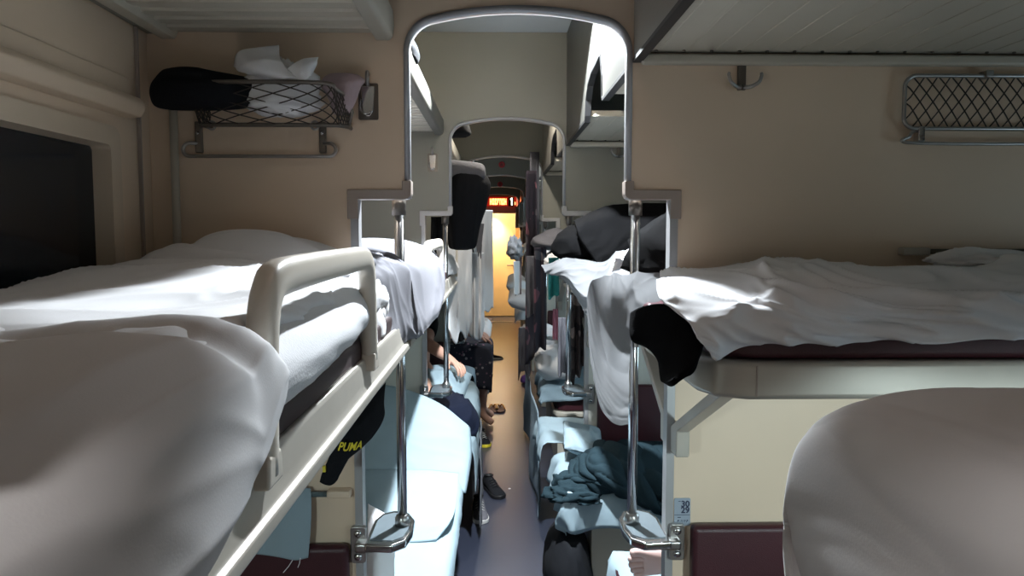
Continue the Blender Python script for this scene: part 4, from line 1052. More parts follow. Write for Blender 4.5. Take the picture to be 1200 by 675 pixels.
rows = [[at(636, 312, 3.5), at(655, 303, 3.4), at(680, 302, 3.25), at(705, 305, 3.1), at(722, 296, 3.0), at(745, 292, 2.9)],
        [at(638, 318, 3.45), at(658, 312, 3.3), at(682, 316, 3.15), at(704, 318, 3.0), at(722, 312, 2.9), at(748, 310, 2.8)],
        [at(645, 320, 3.4), at(662, 322, 3.25), at(680, 334, 3.05), at(700, 338, 2.9), at(722, 330, 2.75), at(748, 326, 2.7)],
        [at(655, 322, 3.38), at(668, 330, 3.2), at(682, 352, 3.0), at(700, 358, 2.85), at(722, 350, 2.72), at(748, 342, 2.68)],
        [at(664, 330, 3.35), at(674, 345, 3.15), at(686, 368, 2.98), at(702, 372, 2.85), at(724, 364, 2.72), at(748, 352, 2.68)]]
tag(patch('hanging_sheet', THIN, rows, 80, 80, .020, 12, 8, .4, .4, solid=0), 'crumpled white sheet piled against the nearest right pole', 'bed sheet')
# third bay right upper
for k in (2, 3, 4):
    yb = YN[0]+L*k-.01; ya = yb-.6
    tag(drape_rect('bed_sheet', [SHEET, GREYCL, SHEET][k-2], .40, 2.0, ya+.02, yb-.01, 1.535, (.20-.02*k, 0, .10, 0), 50, 30, .014, 70+k, 5, .5, .6, R=.06, lump=.03), 'white bedding on the %s far right upper berth' % ORD[k], 'bed sheet', 'bedding on the far right upper berths')
tag(clump('grey_bundle', GREYJ, (.42, 5.15, 1.54), (.34, .5, .16), 44, .16, 1.7), 'dark grey bundle on the third right upper berth', 'blanket')
hg('brown_garment', 'brown and grey patterned garment hanging behind the second right pole', 'garment', BROWNP, 669, 690, 302, 442, 4.02, 4.04, folds=2.5, depth=.022, seed=21, hem=.10)
hg('printed_curtain', 'long dark printed cloth with pink patches hanging along the right of the aisle', 'cloth', PRINT, 617, 629, 200, 426, 5.15, 5.3, folds=1, depth=.02, seed=23, hem=.02, flare=1.25)
hg('printed_curtain', 'second dark printed cloth hanging just right of the long one', 'cloth', PRINT, 626, 640, 290, 412, 4.9, 5.0, folds=1.5, depth=.02, seed=25, hem=.02)
hg('dark_scarf', 'narrow dark scarf hanging from the rack edge above the printed cloth', 'scarf', GREYJ, 621, 632, 178, 310, 5.5, 5.6, folds=1, depth=.015, seed=26, hem=.1, flare=1.1)
hg('teal_garment', 'teal cloth hanging beside the third right pole', 'cloth', TEAL, 643, 655, 302, 348, 4.42, 4.42, folds=1.5, depth=.02, seed=27)
hg('grey_jacket', 'grey jacket hanging in front of the second right partition edge', 'jacket', GREYJ, 654, 664, 372, 438, 4.3, 4.3, folds=1.5, depth=.02, seed=28)
hg('grey_cloth', 'dark grey cloth hanging off the third right upper berth', 'cloth', GREYJ, 617, 640, 300, 372, 5.0, 5.0, folds=2, depth=.02, seed=29)
tag(clump('bundle', GREYCL, at(603, 305, 6.9), (.13, .3, .24), 9, .35, 2.2), 'pale grey cloth bundle jutting out right of the yellow door', 'cloth')
hg('pale_cloth', 'pale cloth strip hanging under the grey bundle right of the door', 'cloth', SHEET, 602, 609, 306, 345, 6.7, 6.8, folds=1, depth=.02, seed=36)
hg('pink_cloth', 'dusty pink cloth hanging below the pale grey corner right of the door', 'cloth', PINKCL, 604, 611, 300, 345, 7.0, 7.0, folds=1, depth=.02, seed=31)
hg('pink_towel', 'small pink towel on the third right seat back', 'towel', PINK, 648, 654, 362, 398, 5.45, 5.45, folds=1, depth=.008, seed=32)
hg('dark_jacket', 'dark jacket hanging low over the aisle below the printed cloth', 'jacket', GREYJ, 608, 621, 384, 440, 5.6, 5.5, folds=1.5, depth=.03, seed=34, hem=.15, flare=1.1)
p = at(653, 380, YN[2]-.05)
# white knot on sheet
tag(clump('white_bundle', SHEET, at(655, 314, 4.7), (.16, .2, .10), 3, .3), 'white crumpled sheet corner at the second right pole top', 'bed sheet')
# ================================================================== RIGHT, SECOND BAY LOWER
y1 = YN[1]-.01; y0 = y1-.62
tag(drape_rect('bed_sheet', SHEETB, .33, 2.2, y0+.0, y1-.05, .515, (.17, 0, .17, 0), 90, 44, .012, 81, 5, .5, .5, R=.045, lump=.02, waves=.022, hemvar=.12), 'bluish white sheet overhanging the second right lower berth', 'bed sheet')
rows = [[at3(652, 560, 3.22), at3(690, 575, 3.08), at3(730, 590, 3.0), at3(790, 612, 2.98)],
        [at3(651, 572, 3.18), at3(692, 562, 3.05), at3(735, 580, 2.98), at3(790, 600, 2.98)],
        [at3(664, 548, 3.25), at3(695, 536, 3.15), at3(738, 540, 3.10), at3(790, 560, 3.1)],
        [at3(675, 532, 3.42), at3(705, 523, 3.38), at3(742, 520, 3.38), at3(790, 528, 3.38)],
        [at3(690, 524, 3.6), at3(715, 520, 3.62), at3(745, 518, 3.62), at3(790, 522, 3.62)]]
tag(patch('blanket', TEALBL, rows, 90, 90, .055, 91, 6.5, .45, .9, solid=.014), 'crumpled slate blue blanket on the second right lower berth', 'blanket')
tag(clump('blanket_fold', TEALBL, at3(676, 588, 3.12), (.26, .18, .10), 14, .35, 2.4), 'folded end of slate blue blanket at the aisle end of the right lower berth', 'blanket')
tag(pillow('pillow', SHEETB, (.44, 3.74, .62), (.20, .26, .07), (.3, .2, 0), 5, .02), 'small white pillow at the aisle corner of the second right lower berth', 'pillow')
tag(clump('travel_bag', BLACK, (.33, 3.35, .002), (.22, .5, .40), 24, .10, 1.5), 'black bag half under the second right lower berth', 'bag')
# third bay right lower berths
yb = YN[1]+TH
tag(drape_rect('bed_sheet', SHEETB, .27, 2.0, yb+.03, yb+.60, .53, (.12, 0, 0, .12), 60, 40, .012, 83, 5, .5, .5, R=.04, lump=.02), 'white sheet over the lower berth behind the second right partition', 'bed sheet')
tag(hang('hanging_blanket', mat('blue_grey_blanket', (.26, .34, .40), .9, var=.1), (.242, 4.2, .60), (.245, 6.2, .60), .56, (1, 0, 0), 2, .02, 1.0, 24, 40, 30, .05), 'blue grey blanket hanging to the floor at the third right lower berth', 'blanket')
yb = YN[2]-.01
tag(drape_rect('bed_sheet', SHEETB, .34, 2.0, yb-.6, yb-.05, .60, (.12, 0, .12, 0), 60, 40, .02, 85, 6, .5, .5, R=.04, lump=.05), 'rumpled white sheet on the third right lower berth', 'bed sheet')
tag(pillow('pillow', SHEET, (.42, 5.3, .76), (.30, .5, .2), (.2, .2, .1), 9, .03), 'crumpled white pillow on the third right lower berth', 'pillow')
for k in (3, 4):
    yb = YN[0]+L*k-.01
    tag(drape_rect('bed_sheet', SHEET, .28, 1.8, yb-.6, yb-.05, .72, (.12, 0, .12, 0), 40, 30, .03, 87+k, 6, .5, .5, R=.05, lump=.08), 'bluish white bedding on the %s right lower berth' % ORD[k], 'bed sheet', 'bedding on the far right lower berths')
pil((.29, 8.6, .90), (.3, .5, .22), (.2, .3, 0), 11, SHEET, 'bluish white pillow sticking into the aisle on the far right', .02)
pil((.27, 9.7, 1.0), (.26, .5, .22), (.2, .3, 0), 13, SHEET, 'farthest pale pillow sticking into the aisle right of the door', .02)
# ================================================================== LEFT, THIRD BAY LOWER AND BEYOND
rows = []
for y, e in ((3.85, .115), (4.1, .11), (4.4, .11), (4.7, .115), (5.0, .12), (5.3, .13), (5.5, .14)):
    rows.append([(-e, y, .30), (-e+.006, y, .42), (-e-.004, y, .52), (-e-.05, y, .565), (-.32, y, .57), (-.5, y, .565), (-.86, y, .555)])
tag(patch('bed_sheet', SHEETB, rows, 60, 50, .012, 93, 5, .5, .3), 'bluish white sheet on the third left lower side berth', 'bed sheet')
for k in (3, 4):
    ya = YN[0]+L*(k-1)+.06; rows = []
    for i in range(6):
        y = ya+(L-.14)*i/5; e = .17
        rows.append([(-e, y, .32), (-e, y, .50), (-e-.05, y, .56), (-.5, y, .57), (-.86, y, .56)])
    tag(patch('bed_sheet', SHEETB, rows, 40, 30, .014, 95+k, 5, .5, .3), 'pale sheet on the %s left lower side berth' % ORD[k], 'bed sheet', 'bedding on the far left lower berths')
# ---------------- people
def body(name, m, joints, edges, root, parent=None, sub=2):
    """one continuous skinned figure: joints {name: (pos, radius)}"""
    me = bpy.data.meshes.new(name); ks = list(joints); ix = {k: i for i, k in enumerate(ks)}
    me.from_pydata([tuple(joints[k][0]) for k in ks], [(ix[a], ix[b]) for a, b in edges], [])
    o = bpy.data.objects.new(name, me); COL.objects.link(o)
    sk = o.modifiers.new('skin', 'SKIN'); sk.use_smooth_shade = True
    for i, k in enumerate(ks):
        r = joints[k][1]; me.skin_vertices[0].data[i].radius = r if isinstance(r, tuple) else (r, r)
    me.skin_vertices[0].data[ix[root]].use_root = True
    sb = o.modifiers.new('sub', 'SUBSURF'); sb.levels = sub; sb.render_levels = sub
    dg = bpy.context.evaluated_depsgraph_get(); dg.update()
    me2 = bpy.data.meshes.new_from_object(o.evaluated_get(dg)); bpy.data.objects.remove(o)
    for p in me2.polygons: p.use_smooth = True
    me2.materials.clear(); me2.materials.append(m); me2.name = name
    o = bpy.data.objects.new(name, me2); link(o)
    if parent: o.parent = parent
    return o
def add_hand(J, E, w, elbow, tag_, curl=.6, palm=Vector((0, 0, -1)), size=1.0):
    """palm and five separate fingers growing from wrist joint w"""
    W = Vector(J[w][0]); d = (W-Vector(elbow)).normalized()
    palm = (palm-d*palm.dot(d)).normalized(); side = d.cross(palm)
    k = W+d*.045*size; J[tag_+'p'] = (k, (.026*size, .015*size)); E.append((w, tag_+'p'))
    for i, (off, ln) in enumerate(((-.030, .068), (-.010, .078), (.010, .072), (.029, .056))):
        b = W+d*.085*size+side*off*size; J[tag_+'b%d' % i] = (b, .0095*size); E.append((tag_+'p', tag_+'b%d' % i))
        p = b; dirn = d; 
        for q in range(3):
            a = curl*(.5+.6*q)
            dd = (d*math.cos(a)+palm*math.sin(a)); p = p+dd*ln*size*(.45, .32, .26)[q]
            J[tag_+'f%d%d' % (i, q)] = (p, (.0088, .008, .0065)[q]*size)
            E.append(((tag_+'b%d' % i) if q == 0 else tag_+'f%d%d' % (i, q-1), tag_+'f%d%d' % (i, q)))
    b = W+d*.03*size-side*.028*size; J[tag_+'t0'] = (b, .012*size); E.append((tag_+'p', tag_+'t0'))
    b2 = b+(d*.6-side*.7+palm*.4).normalized()*.035*size; J[tag_+'t1'] = (b2, .010*size); E.append((tag_+'t0', tag_+'t1'))
    b3 = b2+(d*.9-side*.2+palm*.4).normalized()*.03*size; J[tag_+'t2'] = (b3, .008*size); E.append((tag_+'t1', tag_+'t2'))
def head(parent, c, facing, up, r=.105, hair=True, beard=False):
    """head surface with brow, nose, mouth, ears; returns nothing"""
    facing = facing.normalized(); up = (up-facing*up.dot(facing)).normalized(); sd = facing.cross(up)
    mb = MB(); rings = []; n = 32
    for j in range(1, 26):
        th = PI*j/26; ring = []
        for i in range(n):
            a = 2*PI*i/n
            u, f, s = math.cos(th), math.sin(th)*math.cos(a), math.sin(th)*math.sin(a)
            kf = 1.0
            z = u*1.18; x = s*.76*(1 if u > -.2 else 1-.35*(-u-.2)); y = f*.95
            if f > 0:
                y += .16*math.exp(-((u+.18)/.13)**2-(s/.14)**2)      # nose
                y -= .05*math.exp(-((u-.06)/.09)**2-((abs(s)-.3)/.14)**2)   # eye sockets
                y += .05*math.exp(-((u+.50)/.07)**2-(s/.22)**2)      # lips
                y += .05*math.exp(-((u+.82)/.12)**2-(s/.25)**2)      # chin
            e = math.exp(-((u+.08)/.18)**2-((f)/.12)**2); x += math.copysign(.13*e, s) if abs(s) > .6 else 0
            ring.append(c+up*z*r+facing*y*r+sd*x*r)
        rings.append(ring)
    o = mb.loft(rings).build('head', SKIN, parent, smooth=True)
    for s in (-1, 1):
        MB().lathe([(.002, -.010), (.009, -.006), (.011, 0), (.009, .006), (.002, .010)], (0, 0, 0), n=12).build('eye', BLACKP, o, smooth=True).location = c+facing*r*.80+sd*s*.3*r+up*.06*r
    if hair:
        mb = MB(); rings = []
        for j in range(0, 14):
            th = .02+PI*.62*j/13; ring = []
            for i in range(n):
                a = 2*PI*i/n; f = math.cos(a)
                t2 = th*(1-.42*max(0, f)) 
                u, ff, s = math.cos(t2), math.sin(t2)*f, math.sin(t2)*math.sin(a)
                k = 1.06+.03*math.sin(a*9+j)
                ring.append(c+up*u*1.18*r*k+facing*ff*.95*r*k+sd*s*.78*r*k)
            rings.append(ring)
        mb.loft(rings).build('hair', HAIR, o, smooth=True)
    return o
# person reclining on the third left side berth, hands resting on a pillow in the lap
d = 4.5
t = thing('person', 'person in dark shirt reclining on left side berth, bare forearms resting on a pillow', 'person', (-.52, 4.9, .57))
eL = at(500, 402, 4.6); wL = at(527, 421, 4.45)
eR = at(500, 432, 4.5); wR = at(508, 446, 4.42)
sL = Vector((-.44, 5.00, 1.10)); sR = Vector((-.74, 4.98, 1.10))
J = {'pel': (Vector((-.58, 4.72, .70)), .13), 'ab': (Vector((-.58, 4.86, .84)), .125), 'ch': (Vector((-.58, 4.97, 1.02)), (.15, .12)), 'nk': (Vector((-.58, 5.05, 1.18)), .055),
     'sL': (sL, .058), 'eL': (eL, .042), 'mL': (eL.lerp(wL, .4), .041), 'wL': (wL, .026), 'sR': (sR, .058), 'eR': (eR, .042), 'wR': (wR, .027),
     'hL': (Vector((-.48, 4.62, .68)), .095), 'kL': (Vector((-.42, 4.28, .78)), .065), 'aL': (Vector((-.40, 4.06, .62)), .04), 'tL': (Vector((-.38, 4.0, .67)), .032),
     'hR': (Vector((-.68, 4.62, .68)), .095), 'kR': (Vector((-.68, 4.26, .76)), .065), 'aR': (Vector((-.68, 4.06, .62)), .04), 'tR': (Vector((-.68, 4.0, .67)), .032)}
E = [('pel', 'ab'), ('ab', 'ch'), ('ch', 'nk'), ('ch', 'sL'), ('sL', 'eL'), ('eL', 'mL'), ('mL', 'wL'), ('ch', 'sR'), ('sR', 'eR'), ('eR', 'wR'), ('pel', 'hL'), ('hL', 'kL'), ('kL', 'aL'), ('aL', 'tL'), ('pel', 'hR'), ('hR', 'kR'), ('kR', 'aR'), ('aR', 'tR')]
add_hand(J, E, 'wL', J['mL'][0], 'l', .75, Vector((.2, -.3, -1)))
add_hand(J, E, 'wR', J['eR'][0], 'r', .6, Vector((0, -.2, -1)))
b = body('body', SKIN, J, E, 'pel', t)
b.matrix_parent_inverse = Matrix.Translation(-t.location)
SH = {k: (J[k][0], (J[k][1]+.018) if not isinstance(J[k][1], tuple) else (.17, .14)) for k in ('pel', 'ab', 'ch', 'sL', 'sR')}
SH['uL'] = (sL.lerp(eL, .75), .056); SH['uR'] = (sR.lerp(eR, .7), .056)
o = body('shirt', NAVY if 0 else BLACK, SH, [('pel', 'ab'), ('ab', 'ch'), ('ch', 'sL'), ('sL', 'uL'), ('ch', 'sR'), ('sR', 'uR')], 'pel', t); o.matrix_parent_inverse = Matrix.Translation(-t.location)
h = head(t, Vector((-.58, 5.06, 1.33)), Vector((.25, -1, -.15)), Vector((0, .15, 1)))
pil((-.345, 4.45, .73), (.34, .46, .22), (.25, .1, -.1), 41, SHEETB, 'plump white pillow under the hands of the reclining person', .02)
rows = [[at(494, 462, 4.35), at(508, 457, 4.35), at(524, 456, 4.32), at(543, 462, 4.28)],
        [at(494, 468, 4.2), at(512, 462, 4.2), at(532, 462, 4.2), at(548, 472, 4.2)],
        [at(494, 474, 4.10), at(515, 470, 4.10), at(540, 472, 4.1), at(558, 486, 4.15)],
        [at(494, 486, 4.0), at(520, 482, 4.0), at(545, 488, 4.03), at(559, 500, 4.1)],
        [at(494, 500, 3.96), at(520, 500, 3.96), at(542, 506, 3.99), at(553, 512, 4.08)]]
tag(patch('blanket', NAVY, rows, 50, 50, .03, 45, 5, .5, .9, solid=.015), 'navy blanket over the legs of the reclining person', 'blanket')
# person sitting on the fourth left side berth in black top and floral skirt
t = thing('person', 'person in a black top and dark floral skirt sitting on a far left side berth', 'person', (-.35, 6.4, .57))
J = {'pel': (Vector((-.42, 6.4, .66)), .13), 'ab': (Vector((-.43, 6.42, .84)), .115), 'ch': (Vector((-.45, 6.44, 1.04)), (.15, .11)), 'nk': (Vector((-.44, 6.44, 1.20)), .052),
     'sL': (Vector((-.40, 6.25, 1.08)), .052), 'eL': (Vector((-.30, 6.18, .86)), .038), 'wL': (Vector((-.16, 6.25, .80)), .025),
     'sR': (Vector((-.46, 6.62, 1.08)), .052), 'eR': (Vector((-.34, 6.68, .86)), .038), 'wR': (Vector((-.18, 6.6, .80)), .025),
     'hL': (Vector((-.33, 6.30, .66)), .085), 'kL': (Vector((-.10, 6.30, .64)), .058), 'cL': (Vector((-.105, 6.29, .42)), .048), 'aL': (Vector((-.12, 6.28, .12)), .035), 'tL': (Vector((-.02, 6.25, .05)), .032),
     'hR': (Vector((-.33, 6.50, .66)), .085), 'kR': (Vector((-.10, 6.48, .64)), .058), 'cR': (Vector((-.105, 6.49, .42)), .048), 'aR': (Vector((-.12, 6.50, .12)), .035), 'tR': (Vector((-.02, 6.52, .05)), .032)}
E = [('pel', 'ab'), ('ab', 'ch'), ('ch', 'nk'), ('ch', 'sL'), ('sL', 'eL'), ('eL', 'wL'), ('ch', 'sR'), ('sR', 'eR'), ('eR', 'wR'), ('pel', 'hL'), ('hL', 'kL'), ('kL', 'cL'), ('cL', 'aL'), ('aL', 'tL'), ('pel', 'hR'), ('hR', 'kR'), ('kR', 'cR'), ('cR', 'aR'), ('aR', 'tR')]
add_hand(J, E, 'wL', J['eL'][0], 'l', .5); add_hand(J, E, 'wR', J['eR'][0], 'r', .5)
b = body('body', SKIN, J, E, 'pel', t); b.matrix_parent_inverse = Matrix.Translation(-t.location)
SH = {k: (J[k][0], (J[k][1]+.016) if not isinstance(J[k][1], tuple) else (.165, .13)) for k in ('pel', 'ab', 'ch', 'sL', 'sR', 'eL', 'eR')}
o = body('black_top', BLACK, SH, [('pel', 'ab'), ('ab', 'ch'), ('ch', 'sL'), ('sL', 'eL'), ('ch', 'sR'), ('sR', 'eR')], 'pel', t); o.matrix_parent_inverse = Matrix.Translation(-t.location)
rows = [[(-.50, 6.13, .40), (-.36, 6.13, .39), (-.22, 6.13, .38), (-.09, 6.13, .37), (-.05, 6.135, .36), (-.04, 6.14, .35), (-.04, 6.14, .345), (-.045, 6.15, .34)],
        [(-.50, 6.14, .62), (-.36, 6.14, .61), (-.22, 6.14, .60), (-.09, 6.14, .59), (-.045, 6.145, .56), (-.036, 6.15, .50), (-.036, 6.15, .42), (-.045, 6.155, .34)]]
for yy in (6.16, 6.25, 6.34, 6.44, 6.54, 6.62):
    rows.append([(-.50, yy, .78), (-.36, yy, .77), (-.22, yy, .745), (-.09, yy, .735), (-.035, yy, .70), (-.030, yy, .60), (-.035, yy, .48), (-.045, yy, .34)])
o = patch('floral_skirt', FLORAL, rows, 40, 50, .012, 19, 6, .4, .2, solid=.01, parent=t); o.matrix_parent_inverse = Matrix.Translation(-t.location)
head(t, Vector((-.42, 6.43, 1.34)), Vector((1, -.2, -.15)), Vector((0, 0, 1)))
# arm of a third sleeper, farther along on the left
t = thing('person', 'farthest sleeper on the left, only a bare arm and white cover showing', 'person', (-.5, 8.0, .57))
J = {'pel': (Vector((-.5, 8.6, .70)), .13), 'ab': (Vector((-.5, 8.35, .71)), .12), 'ch': (Vector((-.5, 8.1, .72)), (.14, .11)), 'nk': (Vector((-.5, 7.92, .74)), .055),
     'sL': (Vector((-.33, 8.08, .76)), .055), 'eL': (at(559, 397, 7.7), .042), 'wL': (at(569, 379, 8.0), .028), 'sR': (Vector((-.68, 8.08, .74)), .055), 'eR': (Vector((-.72, 8.3, .66)), .042), 'wR': (Vector((-.68, 8.5, .66)), .028),
     'hL': (Vector((-.42, 8.7, .69)), .09), 'kL': (Vector((-.40, 9.1, .70)), .06), 'aL': (Vector((-.40, 9.36, .64)), .04), 'tL': (Vector((-.40, 9.42, .74)), .03),
     'hR': (Vector((-.58, 8.7, .69)), .09), 'kR': (Vector((-.60, 9.1, .70)), .06), 'aR': (Vector((-.60, 9.36, .64)), .04), 'tR': (Vector((-.60, 9.42, .74)), .03)}
E = [('pel', 'ab'), ('ab', 'ch'), ('ch', 'nk'), ('ch', 'sL'), ('sL', 'eL'), ('eL', 'wL'), ('ch', 'sR'), ('sR', 'eR'), ('eR', 'wR'), ('pel', 'hL'), ('hL', 'kL'), ('kL', 'aL'), ('aL', 'tL'), ('pel', 'hR'), ('hR', 'kR'), ('kR', 'aR'), ('aR', 'tR')]
add_hand(J, E, 'wL', J['eL'][0], 'l', .5)
b = body('body', SKIN, J, E, 'pel', t); b.matrix_parent_inverse = Matrix.Translation(-t.location)
SH = {k: (J[k][0], (J[k][1]+.016) if not isinstance(J[k][1], tuple) else (.16, .13)) for k in ('pel', 'ab', 'ch', 'sL', 'sR', 'eR')}
o = body('shirt', BLACK, SH, [('pel', 'ab'), ('ab', 'ch'), ('ch', 'sL'), ('ch', 'sR'), ('sR', 'eR')], 'pel', t); o.matrix_parent_inverse = Matrix.Translation(-t.location)
head(t, Vector((-.5, 7.78, .74)), Vector((.15, .1, 1)), Vector((0, -1, .1)))
pil(tuple(at(567, 386, 7.72)), (.16, .5, .20), (.1, .2, 0), 47, SHEET, 'white pillow jutting into the aisle on the far left', .02)
hg('white_cover', 'white cover hanging over the aisle edge of the far left berth', 'bed sheet', SHEET, 561, 574, 393, 462, 6.95, 7.3, folds=1, depth=.02, seed=51)
# sleeper in the second right bay: foot with toes to the aisle, leg, body under a sheet
t = thing('person', 'sleeper lying on the near right lower berth, one bare foot pointing to the aisle', 'person', (1.2, 2.32, .5))
fy = 2.30
H = lambda px, py, dd=fy: at(px, py, dd)
heel = Vector((.64, 2.31, .655)); J = {}
J = {'pel': (Vector((1.42, 2.34, .64)), .125), 'ab': (Vector((1.62, 2.34, .65)), .12), 'ch': (Vector((1.85, 2.34, .66)), (.14, .10)), 'nk': (Vector((2.0, 2.34, .67)), .052),
     'sL': (Vector((1.88, 2.18, .68)), .052), 'eL': (Vector((1.66, 2.13, .64)), .04), 'wL': (Vector((1.45, 2.13, .62)), .027), 'sR': (Vector((1.88, 2.50, .68)), .052), 'eR': (Vector((1.66, 2.54, .64)), .04), 'wR': (Vector((1.45, 2.52, .62)), .027),
     'hL': (Vector((1.30, 2.27, .65)), .085), 'kL': (Vector((.98, 2.28, .66)), .058), 'cL': (Vector((.84, 2.29, .655)), .052), 'aL': (Vector((.66, 2.31, .632)), .036), 'iL': (Vector((.58, 2.31, .622)), (.030, .042)), 'bL': (Vector((.485, 2.30, .615)), (.022, .046)),
     'hR': (Vector((1.30, 2.42, .65)), .085), 'kR': (Vector((1.08, 2.50, .64)), .058), 'aR': (Vector((.92, 2.50, .62)), .036), 'tR': (Vector((.86, 2.50, .70)), .03)}
E = [('pel', 'ab'), ('ab', 'ch'), ('ch', 'nk'), ('ch', 'sL'), ('sL', 'eL'), ('eL', 'wL'), ('ch', 'sR'), ('sR', 'eR'), ('eR', 'wR'), ('pel', 'hL'), ('hL', 'kL'), ('kL', 'cL'), ('cL', 'aL'), ('aL', 'iL'), ('iL', 'bL'), ('pel', 'hR'), ('hR', 'kR'), ('kR', 'aR'), ('aR', 'tR')]
toes = [(.036, .0155, .052), (.016, .0115, .058), (-.003, .011, .055), (-.020, .0105, .048), (-.036, .0105, .038)]
for i, (dz, r, ln) in enumerate(toes):
    J['q%d' % i] = (Vector((.470, 2.30, .615+dz*.9)), r); J['w%d' % i] = (Vector((.470-ln*.55, 2.298, .615+dz)), r*.95); J['v%d' % i] = (Vector((.470-ln*.95, 2.290, .615+dz)), r)
    E += [('bL', 'q%d' % i), ('q%d' % i, 'w%d' % i), ('w%d' % i, 'v%d' % i)]
b = body('body', SKINP, J, E, 'pel', t); b.matrix_parent_inverse = Matrix.Translation(-t.location)
head(t, Vector((2.14, 2.34, .68)), Vector((0, .1, 1)), Vector((1, 0, .1)))
yb = YN[0]+TH
tag(drape_rect('bed_sheet', SHEETB, .43, 2.2, yb+.02, yb+.60, .503, (.12, 0, 0, .10), 50, 30, .008, 103, 5, .5, .5, R=.03, lump=.01), 'white sheet under the bare foot on the near right lower berth', 'bed sheet')
rows = []
for y, hgt in ((2.06, .02), (2.15, .14), (2.28, .24), (2.42, .24), (2.55, .16), (2.64, .0)):
    rows.append([(.70, y, .53+hgt*.6), (.9, y, .54+hgt*.95), (1.2, y, .54+hgt*1.15), (1.5, y, .545+hgt*1.2), (1.78, y, .545+hgt*1.15)])
tag(patch('cover_sheet', SHEETB, rows, 50, 50, .014, 105, 5, .5, .5), 'white cover over the sleeper on the near right lower berth', 'bed sheet')
# ================================================================== SHOES AND FLOOR ITEMS
def shoe(p, yaw, m, sole, label, size=.27, high=.085, lace=True, group=None):
    c, s = math.cos(yaw), math.sin(yaw); p = Vector(p)
    W = lambda x, y, z: p+Vector((x*c-y*s, x*s+y*c, z))
    t = thing('shoe', label, 'shoe', tuple(p), group)
    n = 22
    prof = [(-.13, .026, .03), (-.12, .034, high), (-.08, .037, high*1.05), (-.04, .037, high*.95), (0, .038, high*.80), (.04, .042, high*.62), (.08, .045, high*.52), (.11, .042, high*.45), (.13, .030, high*.36), (.14, .012, high*.25)]
    rings = []
    for x, w, h in prof:
        x *= size/.27; rings.append([W(x, math.cos(a)*w, .018+(h-.018)*max(0, math.sin(a))**.7 if math.sin(a) > 0 else .018) for a in [2*PI*i/n for i in range(n)]])
    MB().loft(rings).build('upper', m, t, smooth=True)
    ol = [(x*size/.27, w*1.08) for x, w, h in prof]; ol = [(ol[0][0]-.006, .012)]+ol+[(ol[-1][0]+.005, .004)]
    pts = [W(x, w, 0) for x, w in ol]+[W(x, -w, 0) for x, w in ol[::-1]]
    MB().prism([(q.x, q.y) for q in pts], 'z', p.z+.0, p.z+.024).build('sole', sole, t, bevel=.004)
    mb = MB(); mb.tube([W(-.085+.028*math.cos(a), .026*math.sin(a), high*1.0+.004+.004*math.cos(a)) for a in [2*PI*i/18 for i in range(18)]], .006, 6, closed=True)
    mb.build('collar', BLACKP, t, smooth=True)
    if lace:
        mb = MB()
        for i in range(4):
            x = -.02+.022*i; h = high*(.90-.09*i)
            mb.tube([W(x, -.024, h-.008), W(x+.004, 0, h+.007), W(x, .024, h-.008)], .003, 5)
        mb.build('laces', RUBW if not lace == 2 else BLACKP, t, smooth=True)
    return t
p = atz(578, 577, .0); shoe(p, -PI/2+.35, BLACK, BLACKP, 'black shoe lying in the aisle beyond the hanging blanket', lace=2)
p = atz(566, 604, .0); shoe((p.x-.02, p.y, 0), -PI/2+.1, GREYJ, RUBW, 'dark sneaker with white sole edge below the hanging grey blanket')
p = atz(566, 519, .0); shoe(p, -PI/2+.2, BLACK, YEL, 'black shoe with yellow sole at the far left of the aisle')
p = atz(562, 488, .0); shoe((p.x-.08, p.y, 0), -PI/2, BLACK, BLACKP, 'black shoe under the floral skirt', lace=2)
p = atz(578, 420, .0); shoe((-.05, 9.8, 0), 0, BLACK, RUBW, 'farthest dark shoe with pale sole on the left aisle edge', lace=2)
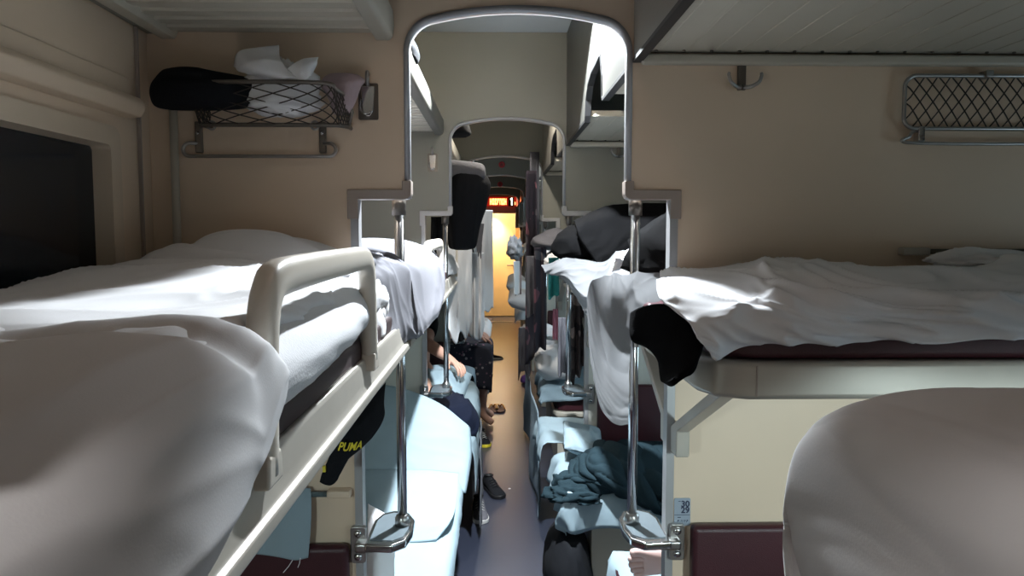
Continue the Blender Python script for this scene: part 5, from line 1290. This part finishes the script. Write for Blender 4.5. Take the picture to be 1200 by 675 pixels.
p = atz(597, 573, .001); tag(MB().prism([(p.x-.008, p.y-.004), (p.x+.006, p.y-.006), (p.x+.009, p.y+.004), (p.x-.004, p.y+.007)], 'z', .0005, .006).build('paper_scrap', SHEET, bevel=.001), 'tiny white paper scrap on the aisle floor', 'litter')
for i, (px, py) in enumerate(((578, 480.5), (586, 480.5))):
    p = atz(px, py, .0)
    t = thing('sandal', ('left' if i == 0 else 'right')+' one of two small flip-flops in the middle of the aisle', 'sandal', tuple(p), 'flip-flops in the aisle')
    MB().prism([(p.x+a*.05, p.y+b*.13) for a, b in [(math.cos(q)*(1-.15*math.sin(q)), math.sin(q)) for q in [2*PI*j/20 for j in range(20)]]], 'z', .001, .016).build('sole', mat('brown_rubber', (.10, .04, .03), .5), t, bevel=.003)
    MB().tube(crline([(p.x-.045, p.y-.02, .016), (p.x-.02, p.y+.04, .045), (p.x, p.y+.08, .018), (p.x+.02, p.y+.04, .045), (p.x+.045, p.y-.02, .016)], 16), .007, 6).build('strap', mat('amber_strap', (.65, .30, .08), .4), t, smooth=True)
tag(clump('purple_bag', mat('purple_fabric', (.16, .06, .28), .7, var=.3), tuple(atz(614, 449, .002)), (.08, .14, .10), 7, .15), 'small purple bag on the floor at the third right berth', 'bag')
# ================================================================== WORLD AND FINISH
w = bpy.data.worlds.new('world'); SC.world = w; w.use_nodes = True
bg = w.node_tree.nodes['Background']; bg.inputs['Color'].default_value = (1.0, .80, .66, 1); bg.inputs['Strength'].default_value = .085
try:
    SC.view_settings.view_transform = 'Standard'; SC.view_settings.look = 'None'
except Exception: pass
SC.view_settings.exposure = -0.7
# origins of single-mesh things to their base
for o in list(COL.objects):
    if o.parent is None and o.type == 'MESH' and o.data.users == 1 and not o.get('kind'):
        vs = o.data.vertices
        xs = [v.co.x for v in vs]; ys_ = [v.co.y for v in vs]; zs = [v.co.z for v in vs]
        c = Vector(((min(xs)+max(xs))/2, (min(ys_)+max(ys_))/2, min(zs)))
        if o.location.length > 1e-6: continue
        o.data.transform(Matrix.Translation(-c)); o.location = c
        for ch in o.children: ch.matrix_parent_inverse = Matrix.Translation(-c)
